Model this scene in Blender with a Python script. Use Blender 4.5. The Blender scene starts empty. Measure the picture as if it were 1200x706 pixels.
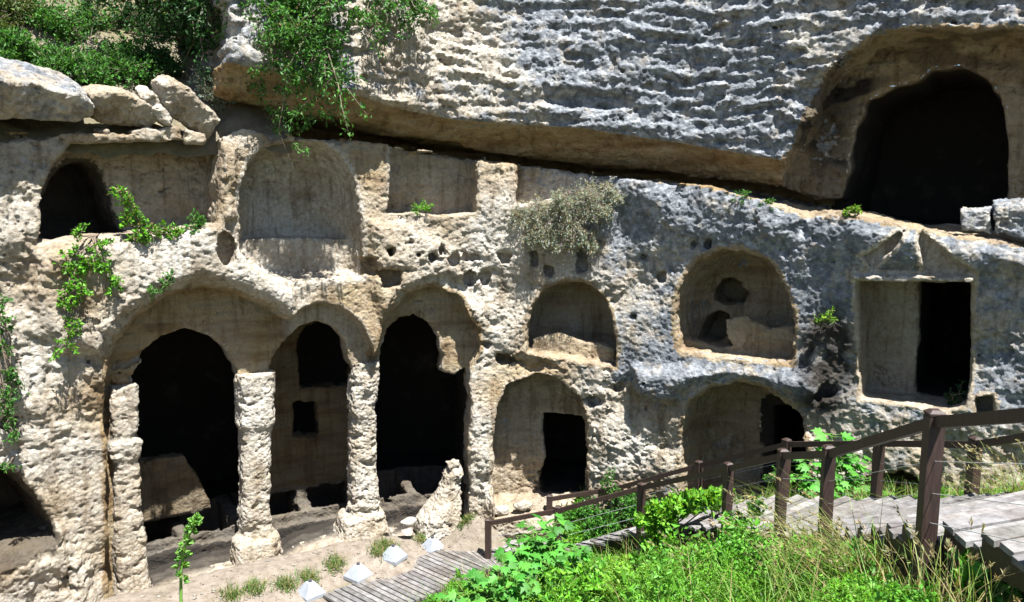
import bpy, math, random
import numpy as np
from mathutils import Vector

SC = bpy.context.scene
COL = SC.collection
# ------------------------------------------------------------------ camera, light, exposure
FPX, CX, CY, EYE, PITCH = 940.0, 600.0, 353.0, 7.0, math.radians(7.75)
cam_d = bpy.data.cameras.new('camera')
cam = bpy.data.objects.new('camera', cam_d); COL.objects.link(cam)
cam_d.sensor_width = 36.0; cam_d.lens = 36.0 * FPX / 1200.0
cam_d.clip_start = 0.05; cam_d.clip_end = 500
cam.location = (0, 0, EYE); cam.rotation_euler = (math.radians(90) - PITCH, 0, 0)
SC.camera = cam

SUN_EL, SUN_AZ = math.radians(66), math.radians(150)      # azimuth clockwise from +Y
SUN = Vector((math.sin(SUN_AZ) * math.cos(SUN_EL), math.cos(SUN_AZ) * math.cos(SUN_EL), math.sin(SUN_EL)))
world = bpy.data.worlds.new('World'); SC.world = world; world.use_nodes = True
wn = world.node_tree.nodes; wl = world.node_tree.links
sky = wn.new('ShaderNodeTexSky'); sky.sky_type = 'NISHITA'; sky.sun_disc = False
sky.sun_elevation = SUN_EL; sky.sun_rotation = SUN_AZ
sky.air_density = 1.0; sky.dust_density = 0.6; sky.ozone_density = 3.5
wl.new(sky.outputs[0], wn['Background'].inputs['Color'])
wn['Background'].inputs['Strength'].default_value = 0.055
sun_d = bpy.data.lights.new('sun', 'SUN'); sun_d.energy = 5.0; sun_d.angle = math.radians(0.5)
sun_d.color = (1.0, 0.985, 0.96)
sun = bpy.data.objects.new('sun', sun_d); COL.objects.link(sun)
sun.rotation_euler = SUN.to_track_quat('Z', 'Y').to_euler(); sun.location = (10, -8, 30)
vs = SC.view_settings
vs.view_transform = 'Standard'; vs.look = 'None'; vs.exposure = 1.7; vs.gamma = 1.0; vs.use_curve_mapping = False
try:
    SC.cycles.use_denoising = True
    SC.cycles.max_bounces = 6; SC.cycles.diffuse_bounces = 3
except Exception:
    pass

RNG = np.random.RandomState(7)
random.seed(7)

# ------------------------------------------------------------------ pixel <-> world
cp, sp = math.cos(PITCH), math.sin(PITCH)
def ray(px, py):
    u = (np.asarray(px, float) - CX) / FPX; v = (CY - np.asarray(py, float)) / FPX
    return u, cp + v * sp, -sp + v * cp
def at(px, py, Y):
    x, y, z = ray(px, py); k = Y / y
    return np.array([x * k, Y + 0 * x, EYE + z * k]).T

# facade curve in plan
_ctrl = [(-300, 9.8), (-150, 11.0), (0, 12.4), (150, 13.5), (300, 14.7), (430, 15.7), (560, 16.45), (680, 16.35), (800, 15.65),
         (930, 14.6), (1070, 13.55), (1200, 12.7), (1350, 11.8), (1500, 11.0)]
_cx = np.array([(p - CX) / FPX * y for p, y in _ctrl]); _cy = np.array([y for p, y in _ctrl])
_xx = np.linspace(_cx[0], _cx[-1], 1200); _yy = np.interp(_xx, _cx, _cy)
_k = np.exp(-0.5 * (np.arange(-90, 91) / 32.0) ** 2); _k /= _k.sum()
_yp = np.concatenate([2 * _yy[0] - _yy[90:0:-1], _yy, 2 * _yy[-1] - _yy[-2:-92:-1]])
_yy = np.convolve(_yp, _k, 'valid')
_ss = np.concatenate([[0], np.cumsum(np.hypot(np.diff(_xx), np.diff(_yy)))])
_tx = np.gradient(_xx, _ss); _ty = np.gradient(_yy, _ss)
_n = np.hypot(_tx, _ty); _tx /= _n; _ty /= _n
def warp(V):
    """(s,w,z) -> world"""
    s, w, z = V[:, 0], V[:, 1], V[:, 2]
    x = np.interp(s, _ss, _xx); y = np.interp(s, _ss, _yy)
    tx = np.interp(s, _ss, _tx); ty = np.interp(s, _ss, _ty)
    return np.stack([x - ty * w, y + tx * w, z], 1)
def P(px, py, w=0.0):
    """pixel -> (s, z) on the facade surface pushed back by w"""
    px = np.atleast_1d(np.asarray(px, float)); py = np.atleast_1d(np.asarray(py, float))
    ox = _xx - _ty * w; oy = _yy + _tx * w
    rx, ry, rz = ray(px, py)
    s = np.interp(rx / ry, ox / oy, _ss)
    Y = np.interp(s, _ss, oy)
    return s, EYE + rz * Y / ry
def PP(poly, w=0.0):
    a = np.array(poly, float); s, z = P(a[:, 0], a[:, 1], w)
    return np.stack([s, z], 1)
def PW(px, py, w):
    s, z = P(px, py, w)
    return warp(np.stack([s, 0 * s + w, z], 1))[0]
def facade_w(x, y):
    """approximate depth behind the facade of plan points"""
    yf = np.interp(x, _xx, _yy); tx = np.interp(x, _xx, _tx)
    return (y - yf) * tx

# ------------------------------------------------------------------ numpy helpers
_R = np.random.RandomState(11).rand(64 ** 3).astype(np.float32) * 2 - 1
_ROT = np.array([[0.79, 0.44, 0.42], [-0.60, 0.71, 0.37], [-0.135, -0.545, 0.827]], np.float32)
def vn(p, f=1.0, o=0.0):
    q = (np.asarray(p, np.float32) * np.asarray(f, np.float32)) @ _ROT + np.float32(o)
    i = np.floor(q).astype(np.int32); f_ = q - i; u = f_ * f_ * (3 - 2 * f_)
    x0 = (i[:, 0] & 63) << 12; x1 = ((i[:, 0] + 1) & 63) << 12
    y0 = (i[:, 1] & 63) << 6; y1 = ((i[:, 1] + 1) & 63) << 6
    z0 = i[:, 2] & 63; z1 = (i[:, 2] + 1) & 63
    ux, uy, uz = u[:, 0], u[:, 1], u[:, 2]
    def L(a, b, t): return a + (b - a) * t
    a = L(L(_R[x0 + y0 + z0], _R[x1 + y0 + z0], ux), L(_R[x0 + y1 + z0], _R[x1 + y1 + z0], ux), uy)
    b = L(L(_R[x0 + y0 + z1], _R[x1 + y0 + z1], ux), L(_R[x0 + y1 + z1], _R[x1 + y1 + z1], ux), uy)
    return L(a, b, uz)
def sst(a, b, x):
    t = np.clip((x - a) / (b - a), 0, 1); return t * t * (3 - 2 * t)
def smax(a, b, k):
    h = np.maximum(k - np.abs(a - b), 0) / k
    return np.maximum(a, b) + h * h * k * 0.25
def smin(a, b, k): return -smax(-a, -b, k)
def poly_sd(pts, S, Z):
    """signed distance to polygon (negative inside); S,Z 2-D arrays"""
    d = np.full(S.shape, 1e9, np.float32); sgn = np.ones(S.shape, np.float32)
    n = len(pts)
    for i in range(n):
        a = pts[i]; b = pts[(i + 1) % n]; e = b - a
        wx, wz = S - a[0], Z - a[1]
        t = np.clip((wx * e[0] + wz * e[1]) / max(e @ e, 1e-9), 0, 1)
        d = np.minimum(d, (wx - e[0] * t) ** 2 + (wz - e[1] * t) ** 2)
        c1 = Z >= a[1]; c2 = Z < b[1]; c3 = e[0] * wz > e[1] * wx
        flip = (c1 & c2 & c3) | (~c1 & ~c2 & ~c3)
        sgn = np.where(flip, -sgn, sgn)
    return sgn * np.sqrt(d)
def spl(poly, n=4):
    """Catmull-Rom smoothed closed pixel polygon"""
    p = np.array(poly, float); out = []
    m = len(p)
    for i in range(m):
        a, b, c, d = p[i - 1], p[i], p[(i + 1) % m], p[(i + 2) % m]
        for k in range(n):
            t = k / n
            out.append(0.5 * (2 * b + (c - a) * t + (2 * a - 5 * b + 4 * c - d) * t * t + (3 * b - a - 3 * c + d) * t ** 3))
    return out
def nets(F, org, h):
    ins = F < 0
    n = np.array(F.shape)
    cnt = np.zeros(n - 1, np.uint8)
    for a in (0, 1):
        for b in (0, 1):
            for c in (0, 1):
                cnt += ins[a:n[0] - 1 + a, b:n[1] - 1 + b, c:n[2] - 1 + c]
    I = np.nonzero((cnt > 0) & (cnt < 8)); N = len(I[0])
    idm = np.full(n - 1, -1, np.int32); idm[I] = np.arange(N, dtype=np.int32)
    base = np.stack(I, 1).astype(np.float32)
    acc = np.zeros((N, 3), np.float32); num = np.zeros(N, np.float32)
    corner = [(a, b, c) for a in (0, 1) for b in (0, 1) for c in (0, 1)]
    vals = {q: F[I[0] + q[0], I[1] + q[1], I[2] + q[2]] for q in corner}
    for q in corner:
        for ax in range(3):
            if q[ax] == 0:
                r = list(q); r[ax] = 1; r = tuple(r)
                fa, fb = vals[q], vals[r]
                m = (fa < 0) != (fb < 0)
                t = np.where(m, fa / np.where(m, fa - fb, 1), 0)
                pos = np.tile(np.array(q, np.float32), (N, 1)); pos[:, ax] = t
                acc += pos * m[:, None]; num += m
    V = (base + acc / num[:, None]) * h + np.array(org, np.float32)
    Q = []
    for ax in range(3):
        b, c = (ax + 1) % 3, (ax + 2) % 3
        sl0 = [slice(1, -1)] * 3; sl1 = [slice(1, -1)] * 3
        sl0[ax] = slice(0, -1); sl1[ax] = slice(1, None)
        A, B = ins[tuple(sl0)], ins[tuple(sl1)]
        J = np.nonzero(A != B)
        fl = A[J]
        J = [j.astype(np.int64) for j in J]
        J[b] = J[b] + 1; J[c] = J[c] + 1
        def g(db, dc):
            K = list(J); K[b] = K[b] + db; K[c] = K[c] + dc
            return idm[K[0], K[1], K[2]]
        q = np.stack([g(-1, -1), g(0, -1), g(0, 0), g(-1, 0)], 1)
        q[~fl] = q[~fl][:, ::-1]
        Q.append(q)
    Q = np.concatenate(Q); Q = Q[(Q >= 0).all(1)]
    return V, Q
def vnormals(V, Q):
    n = np.cross(V[Q[:, 2]] - V[Q[:, 0]], V[Q[:, 3]] - V[Q[:, 1]])
    N = np.zeros((len(V), 3))
    for c in range(3):
        for k in range(4):
            N[:, c] += np.bincount(Q[:, k], n[:, c], len(V))
    return N / np.maximum(np.linalg.norm(N, axis=1, keepdims=True), 1e-9)
def subdivide(V, Q):
    E = np.sort(np.concatenate([Q[:, [0, 1]], Q[:, [1, 2]], Q[:, [2, 3]], Q[:, [3, 0]]]), 1).astype(np.int64)
    key = E[:, 0] * len(V) + E[:, 1]
    u, inv = np.unique(key, return_inverse=True); inv = inv.reshape(-1)
    a, b = u // len(V), u % len(V)
    M = len(Q); nV = len(V)
    fc = nV + len(u) + np.arange(M)
    V2 = np.concatenate([V, (V[a] + V[b]) / 2, V[Q].mean(1)])
    e = [nV + inv[k * M:(k + 1) * M] for k in range(4)]
    Q2 = np.concatenate([np.stack([Q[:, k], e[k], fc, e[k - 1]], 1) for k in range(4)])
    return V2, Q2

def make_mesh(name, V, faces, mat, smooth=True, attr=None, parent=None, origin=None):
    """faces: (M,k) array or list of such arrays"""
    me = bpy.data.meshes.new(name)
    V = np.asarray(V, np.float32)
    if origin is not None: V = V - np.asarray(origin, np.float32)
    fl = faces if isinstance(faces, list) else [faces]
    fl = [np.asarray(f, np.int32) for f in fl if len(f)]
    idx = np.concatenate([f.ravel() for f in fl])
    sizes = np.concatenate([np.full(len(f), f.shape[1], np.int32) for f in fl])
    starts = np.concatenate([[0], np.cumsum(sizes)[:-1]]).astype(np.int32)
    me.vertices.add(len(V)); me.vertices.foreach_set('co', V.ravel())
    me.loops.add(len(idx)); me.loops.foreach_set('vertex_index', idx)
    me.polygons.add(len(sizes)); me.polygons.foreach_set('loop_start', starts)
    me.polygons.foreach_set('use_smooth', np.full(len(sizes), smooth, bool))
    me.update(calc_edges=True)
    if attr is not None:
        at_ = me.color_attributes.new('tint', 'FLOAT_COLOR', 'POINT')
        c = np.ones((len(V), 4), np.float32); c[:, :attr.shape[1]] = attr
        at_.data.foreach_set('color', c.ravel())
    if mat is not None: me.materials.append(mat)
    ob = bpy.data.objects.new(name, me); COL.objects.link(ob)
    if origin is not None: ob.location = [float(v) for v in origin]
    if parent is not None:
        ob.parent = parent
        if parent.type == 'MESH': ob.location = (0, 0, 0)
        elif origin is not None: ob.location = Vector([float(v) for v in origin]) - parent.location
    return ob
def tag(o, label=None, cat=None, group=None, kind=None):
    if label: o['label'] = label
    if cat: o['category'] = cat
    if group: o['group'] = group
    if kind: o['kind'] = kind
    return o
def empty(name, loc):
    o = bpy.data.objects.new(name, None); COL.objects.link(o); o.location = [float(v) for v in loc]; o.empty_display_size = 0.2
    return o
class MB:
    def __init__(s): s.v = []; s.f4 = []; s.f3 = []; s.n = 0
    def add(s, V, F4=(), F3=()):
        V = np.asarray(V, float); s.v.append(V)
        if len(F4): s.f4.append(np.asarray(F4) + s.n)
        if len(F3): s.f3.append(np.asarray(F3) + s.n)
        s.n += len(V)
    def hexa(s, c8):
        s.add(c8, [(0, 3, 2, 1), (4, 5, 6, 7), (0, 1, 5, 4), (1, 2, 6, 5), (2, 3, 7, 6), (3, 0, 4, 7)])
    def beam(s, a, b, w, t, up=(0, 0, 1)):
        a, b = np.array(a, float), np.array(b, float); d = b - a; d /= np.linalg.norm(d)
        x = np.cross(d, up); x /= np.linalg.norm(x); y = np.cross(x, d)
        x *= w / 2; y *= t / 2
        s.hexa([a - x - y, a + x - y, a + x + y, a - x + y, b - x - y, b + x - y, b + x + y, b - x + y])
    def tube(s, pts, rad, k=6):
        pts = np.array(pts, float); n = len(pts)
        rad = np.broadcast_to(np.asarray(rad, float), (n,))
        T = np.gradient(pts, axis=0); T /= np.linalg.norm(T, axis=1, keepdims=True) + 1e-9
        ref = np.array([0.3, 0.9, 0.2]); X = np.cross(T, ref); X /= np.linalg.norm(X, axis=1, keepdims=True) + 1e-9
        Yv = np.cross(T, X); a = np.arange(k) * 2 * math.pi / k
        V = pts[:, None] + rad[:, None, None] * (np.cos(a)[None, :, None] * X[:, None] + np.sin(a)[None, :, None] * Yv[:, None])
        F = [(i * k + j, i * k + (j + 1) % k, (i + 1) * k + (j + 1) % k, (i + 1) * k + j) for i in range(n - 1) for j in range(k)]
        s.add(V.reshape(-1, 3), F)
    def build(s, name, mat, parent=None, origin=None, smooth=False, attr=None):
        fl = []
        if s.f4: fl.append(np.concatenate(s.f4))
        if s.f3: fl.append(np.concatenate(s.f3))
        return make_mesh(name, np.concatenate(s.v), fl, mat, smooth, attr, parent, origin)

# ------------------------------------------------------------------ materials
def new_mat(name):
    m = bpy.data.materials.new(name); m.use_nodes = True
    nt = m.node_tree; return m, nt, nt.nodes, nt.links, nt.nodes['Principled BSDF']
def nnoise(nt, vec, scale, detail=6, rough=0.6, dist=0.0):
    n = nt.nodes.new('ShaderNodeTexNoise'); n.inputs['Scale'].default_value = scale
    n.inputs['Detail'].default_value = detail; n.inputs['Roughness'].default_value = rough
    n.inputs['Distortion'].default_value = dist
    if vec is not None: nt.links.new(vec, n.inputs['Vector'])
    return n.outputs['Fac']
def nramp(nt, fac, stops):
    r = nt.nodes.new('ShaderNodeValToRGB'); e = r.color_ramp.elements
    while len(e) < len(stops): e.new(0.5)
    for k, (p, c) in enumerate(stops):
        e[k].position = p; e[k].color = (c if hasattr(c, '__len__') else (c, c, c)) + ((1,) if not hasattr(c, '__len__') or len(c) == 3 else ())
    nt.links.new(fac, r.inputs['Fac']); return r.outputs['Color']
def nmix(nt, fac, a, b, mode='MIX'):
    n = nt.nodes.new('ShaderNodeMix'); n.data_type = 'RGBA'; n.blend_type = mode; n.clamp_factor = True
    for sock, v in ((n.inputs[0], fac), (n.inputs[6], a), (n.inputs[7], b)):
        if isinstance(v, (int, float)): sock.default_value = v
        elif isinstance(v, tuple): sock.default_value = v + (1,) if len(v) == 3 else v
        else: nt.links.new(v, sock)
    return n.outputs[2]
def nmath(nt, op, a, b=None, c=None):
    n = nt.nodes.new('ShaderNodeMath'); n.operation = op
    for k, v in enumerate((a, b, c)):
        if v is None: continue
        if isinstance(v, (int, float)): n.inputs[k].default_value = v
        else: nt.links.new(v, n.inputs[k])
    return n.outputs[0]
def nmap(nt, vec, scale):
    m = nt.nodes.new('ShaderNodeMapping'); m.inputs['Scale'].default_value = scale
    nt.links.new(vec, m.inputs['Vector']); return m.outputs[0]

def rock_material(name='rock', bump=1.0):
    m, nt, N, L, B = new_mat(name)
    pos = N.new('ShaderNodeNewGeometry').outputs['Position']
    at_ = N.new('ShaderNodeAttribute'); at_.attribute_name = 'tint'
    sep = N.new('ShaderNodeSeparateColor'); L.new(at_.outputs['Color'], sep.inputs[0])
    och, soot_shade, lich = sep.outputs[0], sep.outputs[1], sep.outputs[2]
    base = nramp(nt, nnoise(nt, pos, 1.1, 8, 0.62), [(0.28, (0.33, 0.275, 0.205)), (0.45, (0.47, 0.425, 0.355)), (0.62, (0.57, 0.54, 0.48)), (0.8, (0.37, 0.355, 0.33))])
    spots = nramp(nt, nnoise(nt, pos, 13, 6, 0.7), [(0.40, (0.62, 0.58, 0.52)), (0.56, (1, 1, 1))])
    base = nmix(nt, 0.75, base, spots, 'MULTIPLY')
    # ochre of the freshly cut, unweathered rock
    band = nramp(nt, nnoise(nt, nmap(nt, pos, (0.5, 0.5, 3.0)), 1.3, 7, 0.6, 0.4),
                 [(0.25, (0.12, 0.068, 0.028)), (0.42, (0.24, 0.16, 0.078)), (0.58, (0.33, 0.25, 0.14)), (0.76, (0.20, 0.20, 0.155))])
    of = nmath(nt, 'MULTIPLY', och, nmath(nt, 'ADD', nnoise(nt, pos, 1.7, 5), 0.55))
    c = nmix(nt, of, base, band)
    # grey weathering crust
    lf = nmath(nt, 'ADD', nmath(nt, 'MULTIPLY', lich, 1.15), nmath(nt, 'MULTIPLY_ADD', nnoise(nt, pos, 2.6, 9, 0.68), 2.4, -1.72))
    lf = nramp(nt, lf, [(0.1, 0.0), (0.55, 1.0)])
    lcol = nramp(nt, nnoise(nt, pos, 6.5, 7, 0.65), [(0.3, (0.07, 0.08, 0.095)), (0.5, (0.18, 0.20, 0.225)), (0.68, (0.42, 0.44, 0.46))])
    st = nramp(nt, nnoise(nt, nmap(nt, pos, (3.2, 3.2, 0.35)), 1.6, 7, 0.65, 0.3), [(0.36, (0.55, 0.50, 0.44)), (0.5, (1, 1, 1)), (0.66, (1, 1, 1)), (0.78, (0.72, 0.75, 0.78))])
    c = nmix(nt, 0.8, c, st, 'MULTIPLY')
    c = nmix(nt, nmath(nt, 'MULTIPLY', lf, 0.92), c, lcol)
    vc = N.new('ShaderNodeTexVoronoi'); vc.feature = 'DISTANCE_TO_EDGE'; vc.inputs['Scale'].default_value = 0.9
    wv = N.new('ShaderNodeVectorMath'); wv.operation = 'ADD'; nz = N.new('ShaderNodeTexNoise'); nz.inputs['Scale'].default_value = 2.0; nz.inputs['Detail'].default_value = 6
    L.new(pos, nz.inputs['Vector']); L.new(pos, wv.inputs[0]); L.new(nz.outputs['Color'], wv.inputs[1]); L.new(wv.outputs[0], vc.inputs['Vector'])
    crk = nramp(nt, vc.outputs['Distance'], [(0.0, (0.35, 0.30, 0.26)), (0.012, (1, 1, 1))])
    c = nmix(nt, nmath(nt, 'MULTIPLY', nramp(nt, nnoise(nt, pos, 0.9, 3), [(0.5, 0.0), (0.6, 0.8)]), 1.0), c, nmix(nt, 1.0, c, crk, 'MULTIPLY'))
    sf = nmath(nt, 'MULTIPLY', soot_shade, nmath(nt, 'ADD', nmath(nt, 'MULTIPLY', nnoise(nt, pos, 2.2, 6), 0.8), 0.65))  # dark tint of stains, smoke black and shade painted into the rock
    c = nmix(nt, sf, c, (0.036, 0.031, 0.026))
    L.new(c, B.inputs['Base Color']); B.inputs['Roughness'].default_value = 0.96
    B.inputs['Specular IOR Level'].default_value = 0.15
    vo = N.new('ShaderNodeTexVoronoi'); vo.inputs['Scale'].default_value = 17; L.new(pos, vo.inputs['Vector'])
    hgt = nmath(nt, 'ADD', nmath(nt, 'MULTIPLY', nnoise(nt, pos, 24, 9, 0.78), 0.9), nmath(nt, 'MULTIPLY', vo.outputs['Distance'], 0.35))
    bp = N.new('ShaderNodeBump'); bp.inputs['Strength'].default_value = 1.0 * bump; bp.inputs['Distance'].default_value = 0.06
    L.new(hgt, bp.inputs['Height']); L.new(bp.outputs[0], B.inputs['Normal'])
    return m
ROCK = rock_material()
def leaf_material(name, transl=0.35, rough=0.55):
    m, nt, N, L, B = new_mat(name)
    at_ = N.new('ShaderNodeAttribute'); at_.attribute_name = 'tint'
    col = nmix(nt, 0.5, at_.outputs['Color'], nramp(nt, nnoise(nt, N.new('ShaderNodeNewGeometry').outputs['Position'], 30, 3), [(0.35, 0.6), (0.65, 1.0)]), 'MULTIPLY')
    L.new(col, B.inputs['Base Color']); B.inputs['Roughness'].default_value = rough
    B.inputs['Specular IOR Level'].default_value = 0.3
    tr = N.new('ShaderNodeBsdfTranslucent')
    L.new(nmix(nt, 1.0, col, (1.25, 1.15, 0.5), 'MULTIPLY'), tr.inputs['Color'])
    mx = N.new('ShaderNodeMixShader'); mx.inputs[0].default_value = transl
    L.new(B.outputs[0], mx.inputs[1]); L.new(tr.outputs[0], mx.inputs[2])
    L.new(mx.outputs[0], N['Material Output'].inputs['Surface'])
    return m
LEAF = leaf_material('leaf')
def simple_mat(name, c1, c2, scale=(1, 1, 1), nscale=8, rough=0.8, bump=0.3, bd=0.005):
    m, nt, N, L, B = new_mat(name)
    pos = N.new('ShaderNodeNewGeometry').outputs['Position']
    f = nnoise(nt, nmap(nt, pos, scale), nscale, 7, 0.65)
    L.new(nramp(nt, f, [(0.3, c1), (0.7, c2)]), B.inputs['Base Color']); B.inputs['Roughness'].default_value = rough
    bp = N.new('ShaderNodeBump'); bp.inputs['Strength'].default_value = bump; bp.inputs['Distance'].default_value = bd
    L.new(nnoise(nt, nmap(nt, pos, scale), nscale * 4, 5), bp.inputs['Height']); L.new(bp.outputs[0], B.inputs['Normal'])
    return m
STEM = simple_mat('twig', (0.10, 0.075, 0.05), (0.22, 0.17, 0.12), nscale=20)
GREENSTEM = simple_mat('green stem', (0.10, 0.22, 0.03), (0.16, 0.32, 0.05), nscale=20)
POSTM = simple_mat('brown stained wood', (0.016, 0.008, 0.006), (0.048, 0.026, 0.019), scale=(6, 6, 0.8), nscale=6, rough=0.6, bump=0.4, bd=0.003)
def plank_material():
    m, nt, N, L, B = new_mat('weathered planks')
    at_ = N.new('ShaderNodeAttribute'); at_.attribute_name = 'tint'
    pos = N.new('ShaderNodeNewGeometry').outputs['Position']
    g = nramp(nt, nnoise(nt, pos, 9, 8, 0.7), [(0.3, (0.08, 0.075, 0.073)), (0.52, (0.18, 0.175, 0.172)), (0.75, (0.29, 0.285, 0.285))])
    st = nramp(nt, nnoise(nt, pos, 2.2, 4), [(0.42, (0.6, 0.52, 0.45)), (0.6, (1, 1, 1))])
    c = nmix(nt, 0.6, g, st, 'MULTIPLY'); c = nmix(nt, 1.0, c, at_.outputs['Color'], 'MULTIPLY')
    L.new(c, B.inputs['Base Color']); B.inputs['Roughness'].default_value = 0.85
    bp = N.new('ShaderNodeBump'); bp.inputs['Strength'].default_value = 0.4; bp.inputs['Distance'].default_value = 0.004
    L.new(nnoise(nt, pos, 60, 4), bp.inputs['Height']); L.new(bp.outputs[0], B.inputs['Normal'])
    return m
PLANK = plank_material()
WHITE = simple_mat('white painted steel', (0.21, 0.23, 0.26), (0.28, 0.30, 0.33), nscale=9, rough=0.45, bump=0.05)
METAL = simple_mat('galvanised wire', (0.25, 0.25, 0.26), (0.4, 0.4, 0.41), nscale=30, rough=0.4, bump=0.05)
DARKM = simple_mat('dark metal', (0.03, 0.03, 0.035), (0.08, 0.08, 0.09), nscale=30, rough=0.5, bump=0.05)
def ground_material():
    m, nt, N, L, B = new_mat('ground earth')
    pos = N.new('ShaderNodeNewGeometry').outputs['Position']
    at_ = N.new('ShaderNodeAttribute'); at_.attribute_name = 'tint'
    sep = N.new('ShaderNodeSeparateColor'); L.new(at_.outputs['Color'], sep.inputs[0])
    sand = nramp(nt, nnoise(nt, pos, 5, 9, 0.7), [(0.3, (0.09, 0.07, 0.05)), (0.48, (0.165, 0.135, 0.105)), (0.7, (0.235, 0.20, 0.165))])
    soil = nramp(nt, nnoise(nt, pos, 6, 9, 0.7), [(0.3, (0.05, 0.045, 0.02)), (0.5, (0.10, 0.09, 0.04)), (0.7, (0.20, 0.17, 0.09))])
    c = nmix(nt, sep.outputs[0], sand, soil)
    vo = N.new('ShaderNodeTexVoronoi'); vo.inputs['Scale'].default_value = 28; L.new(pos, vo.inputs['Vector'])
    L.new(c, B.inputs['Base Color']); B.inputs['Roughness'].default_value = 0.95
    bp = N.new('ShaderNodeBump'); bp.inputs['Strength'].default_value = 0.6; bp.inputs['Distance'].default_value = 0.03
    h = nmath(nt, 'ADD', nnoise(nt, pos, 20, 8, 0.7), nmath(nt, 'MULTIPLY', vo.outputs['Distance'], 0.5))
    L.new(h, bp.inputs['Height']); L.new(bp.outputs[0], B.inputs['Normal'])
    return m
GROUND = ground_material()
exec_marker = None
# ================================================================== ROCK (signed distance field -> mesh)
H = 0.05
S0, S1 = P(-210, 353)[0][0], P(1400, 353)[0][0]
W0, W1 = -1.5, 5.4
Z0, Z1 = -0.8, 12.4
sA = np.arange(S0, S1, H, dtype=np.float32); wA = np.arange(W0, W1, H, dtype=np.float32); zA = np.arange(Z0, Z1, H, dtype=np.float32)
S2, Z2 = np.meshgrid(sA, zA, indexing='ij')
def n2(fs, fz, o):
    p = np.stack([S2.ravel() * fs, 0 * S2.ravel() + o, Z2.ravel() * fz], 1)
    return vn(p).reshape(S2.shape)
def line(pts, w=0.0, q=None):
    """pixel polyline -> z(s)"""
    a = np.array(pts, float); s, z = P(a[:, 0], a[:, 1], w); o = np.argsort(s)
    return np.interp(sA if q is None else q, s[o], z[o])
LEDGE = [(-250, 160), (0, 158), (255, 162), (285, 150), (430, 168), (460, 172), (560, 187), (620, 196), (730, 210), (830, 222), (930, 246), (1060, 258), (1200, 284), (1400, 320)]
LIP = [(-250, 60), (262, 72), (330, 86), (400, 108), (470, 126), (540, 138), (680, 146), (790, 163), (905, 183), (945, 205), (1000, 200), (1200, 210), (1400, 230)]
CRACK = [(-250, 104), (262, 114), (330, 128), (460, 152), (560, 172), (700, 194), (800, 206), (900, 221), (960, 234), (1200, 262), (1400, 300)]
ztop = line(LEDGE); zlip = line(LIP, -0.2); zcr = line(CRACK, 0.3)
# lower facade front
wlow = 0.10 * n2(0.55, 0.55, 3) + 0.07 * n2(1.3, 1.3, 9)
def relief(poly, amt, fall):
    global wlow
    d = poly_sd(PP(poly), S2, Z2); wlow = wlow + amt * sst(0, fall, -d)
relief([(40, 285), (255, 250), (300, 300), (350, 340), (352, 385), (318, 366), (275, 345), (232, 334), (190, 346), (150, 375), (118, 420), (60, 420), (20, 340)], -0.30, 0.30)
relief([(735, 424), (960, 428), (985, 480), (930, 480), (895, 452), (850, 445), (815, 455), (790, 480), (740, 470)], -0.25, 0.3)
relief([(425, 250), (470, 255), (560, 300), (570, 345), (520, 332), (475, 345), (445, 385), (428, 345)], -0.22, 0.3)
relief([(252, 165), (282, 165), (280, 260), (255, 265)], -0.15, 0.15)
relief([(-100, 640), (80, 600), (125, 650), (125, 740), (-100, 760)], -0.3, 0.5)
relief([(560, 560), (640, 590), (700, 590), (700, 640), (560, 640)], -0.35, 0.4)
relief([(985, 250), (1200, 285), (1250, 330), (1000, 322)], -0.14, 0.3)
relief([(720, 180), (1000, 215), (1300, 260), (1300, 360), (720, 300)], -0.16, 0.8)
# upper cliff front
_ls = P(np.array([-200, 262, 430, 560, 680, 780, 900, 1400.]), 150)[0]
lipw = np.interp(sA, _ls, [-0.5, -0.45, -0.38, -0.22, -0.08, 0.05, 0.12, 0.15])[:, None]
qz = Z2 - zlip[:, None]
strat = (Z2 - 0.55 * zlip[:, None] + 0.16 * n2(0.7, 0.9, 21) + 0.09 * n2(2.2, 2.2, 25)) / 0.22
fr = strat - np.floor(strat)
ter = np.where(fr < 0.72, fr / 0.72, (1 - fr) / 0.28)
tamp = (0.058 + 0.05 * n2(0.8, 1.5, 31)) * np.interp(sA, _ls, [0.5, 0.5, 0.5, 0.7, 1.0, 1.15, 1.15, 1.0])[:, None]
wup_top = lipw + 0.05 * qz + 0.22 * n2(0.35, 0.5, 41) - tamp * (0.55 + 0.9 * sst(-0.3, 0.4, n2(0.6, 2.2, 83))) * ter * sst(0.0, 0.3, qz)
ledge2 = sst(0.45, 0.6, n2(0.5, 1.6, 77)) * 0.22
wup = np.where(qz > 0, wup_top + ledge2 * sst(0, 0.4, qz), lipw - 1.45 * np.minimum(qz, 0) + 0.22 * n2(0.35, 0.5, 41) + 0.05 * n2(1.2, 4, 51))
sEnd = P(262, 100, -0.3)[0][0]
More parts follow.
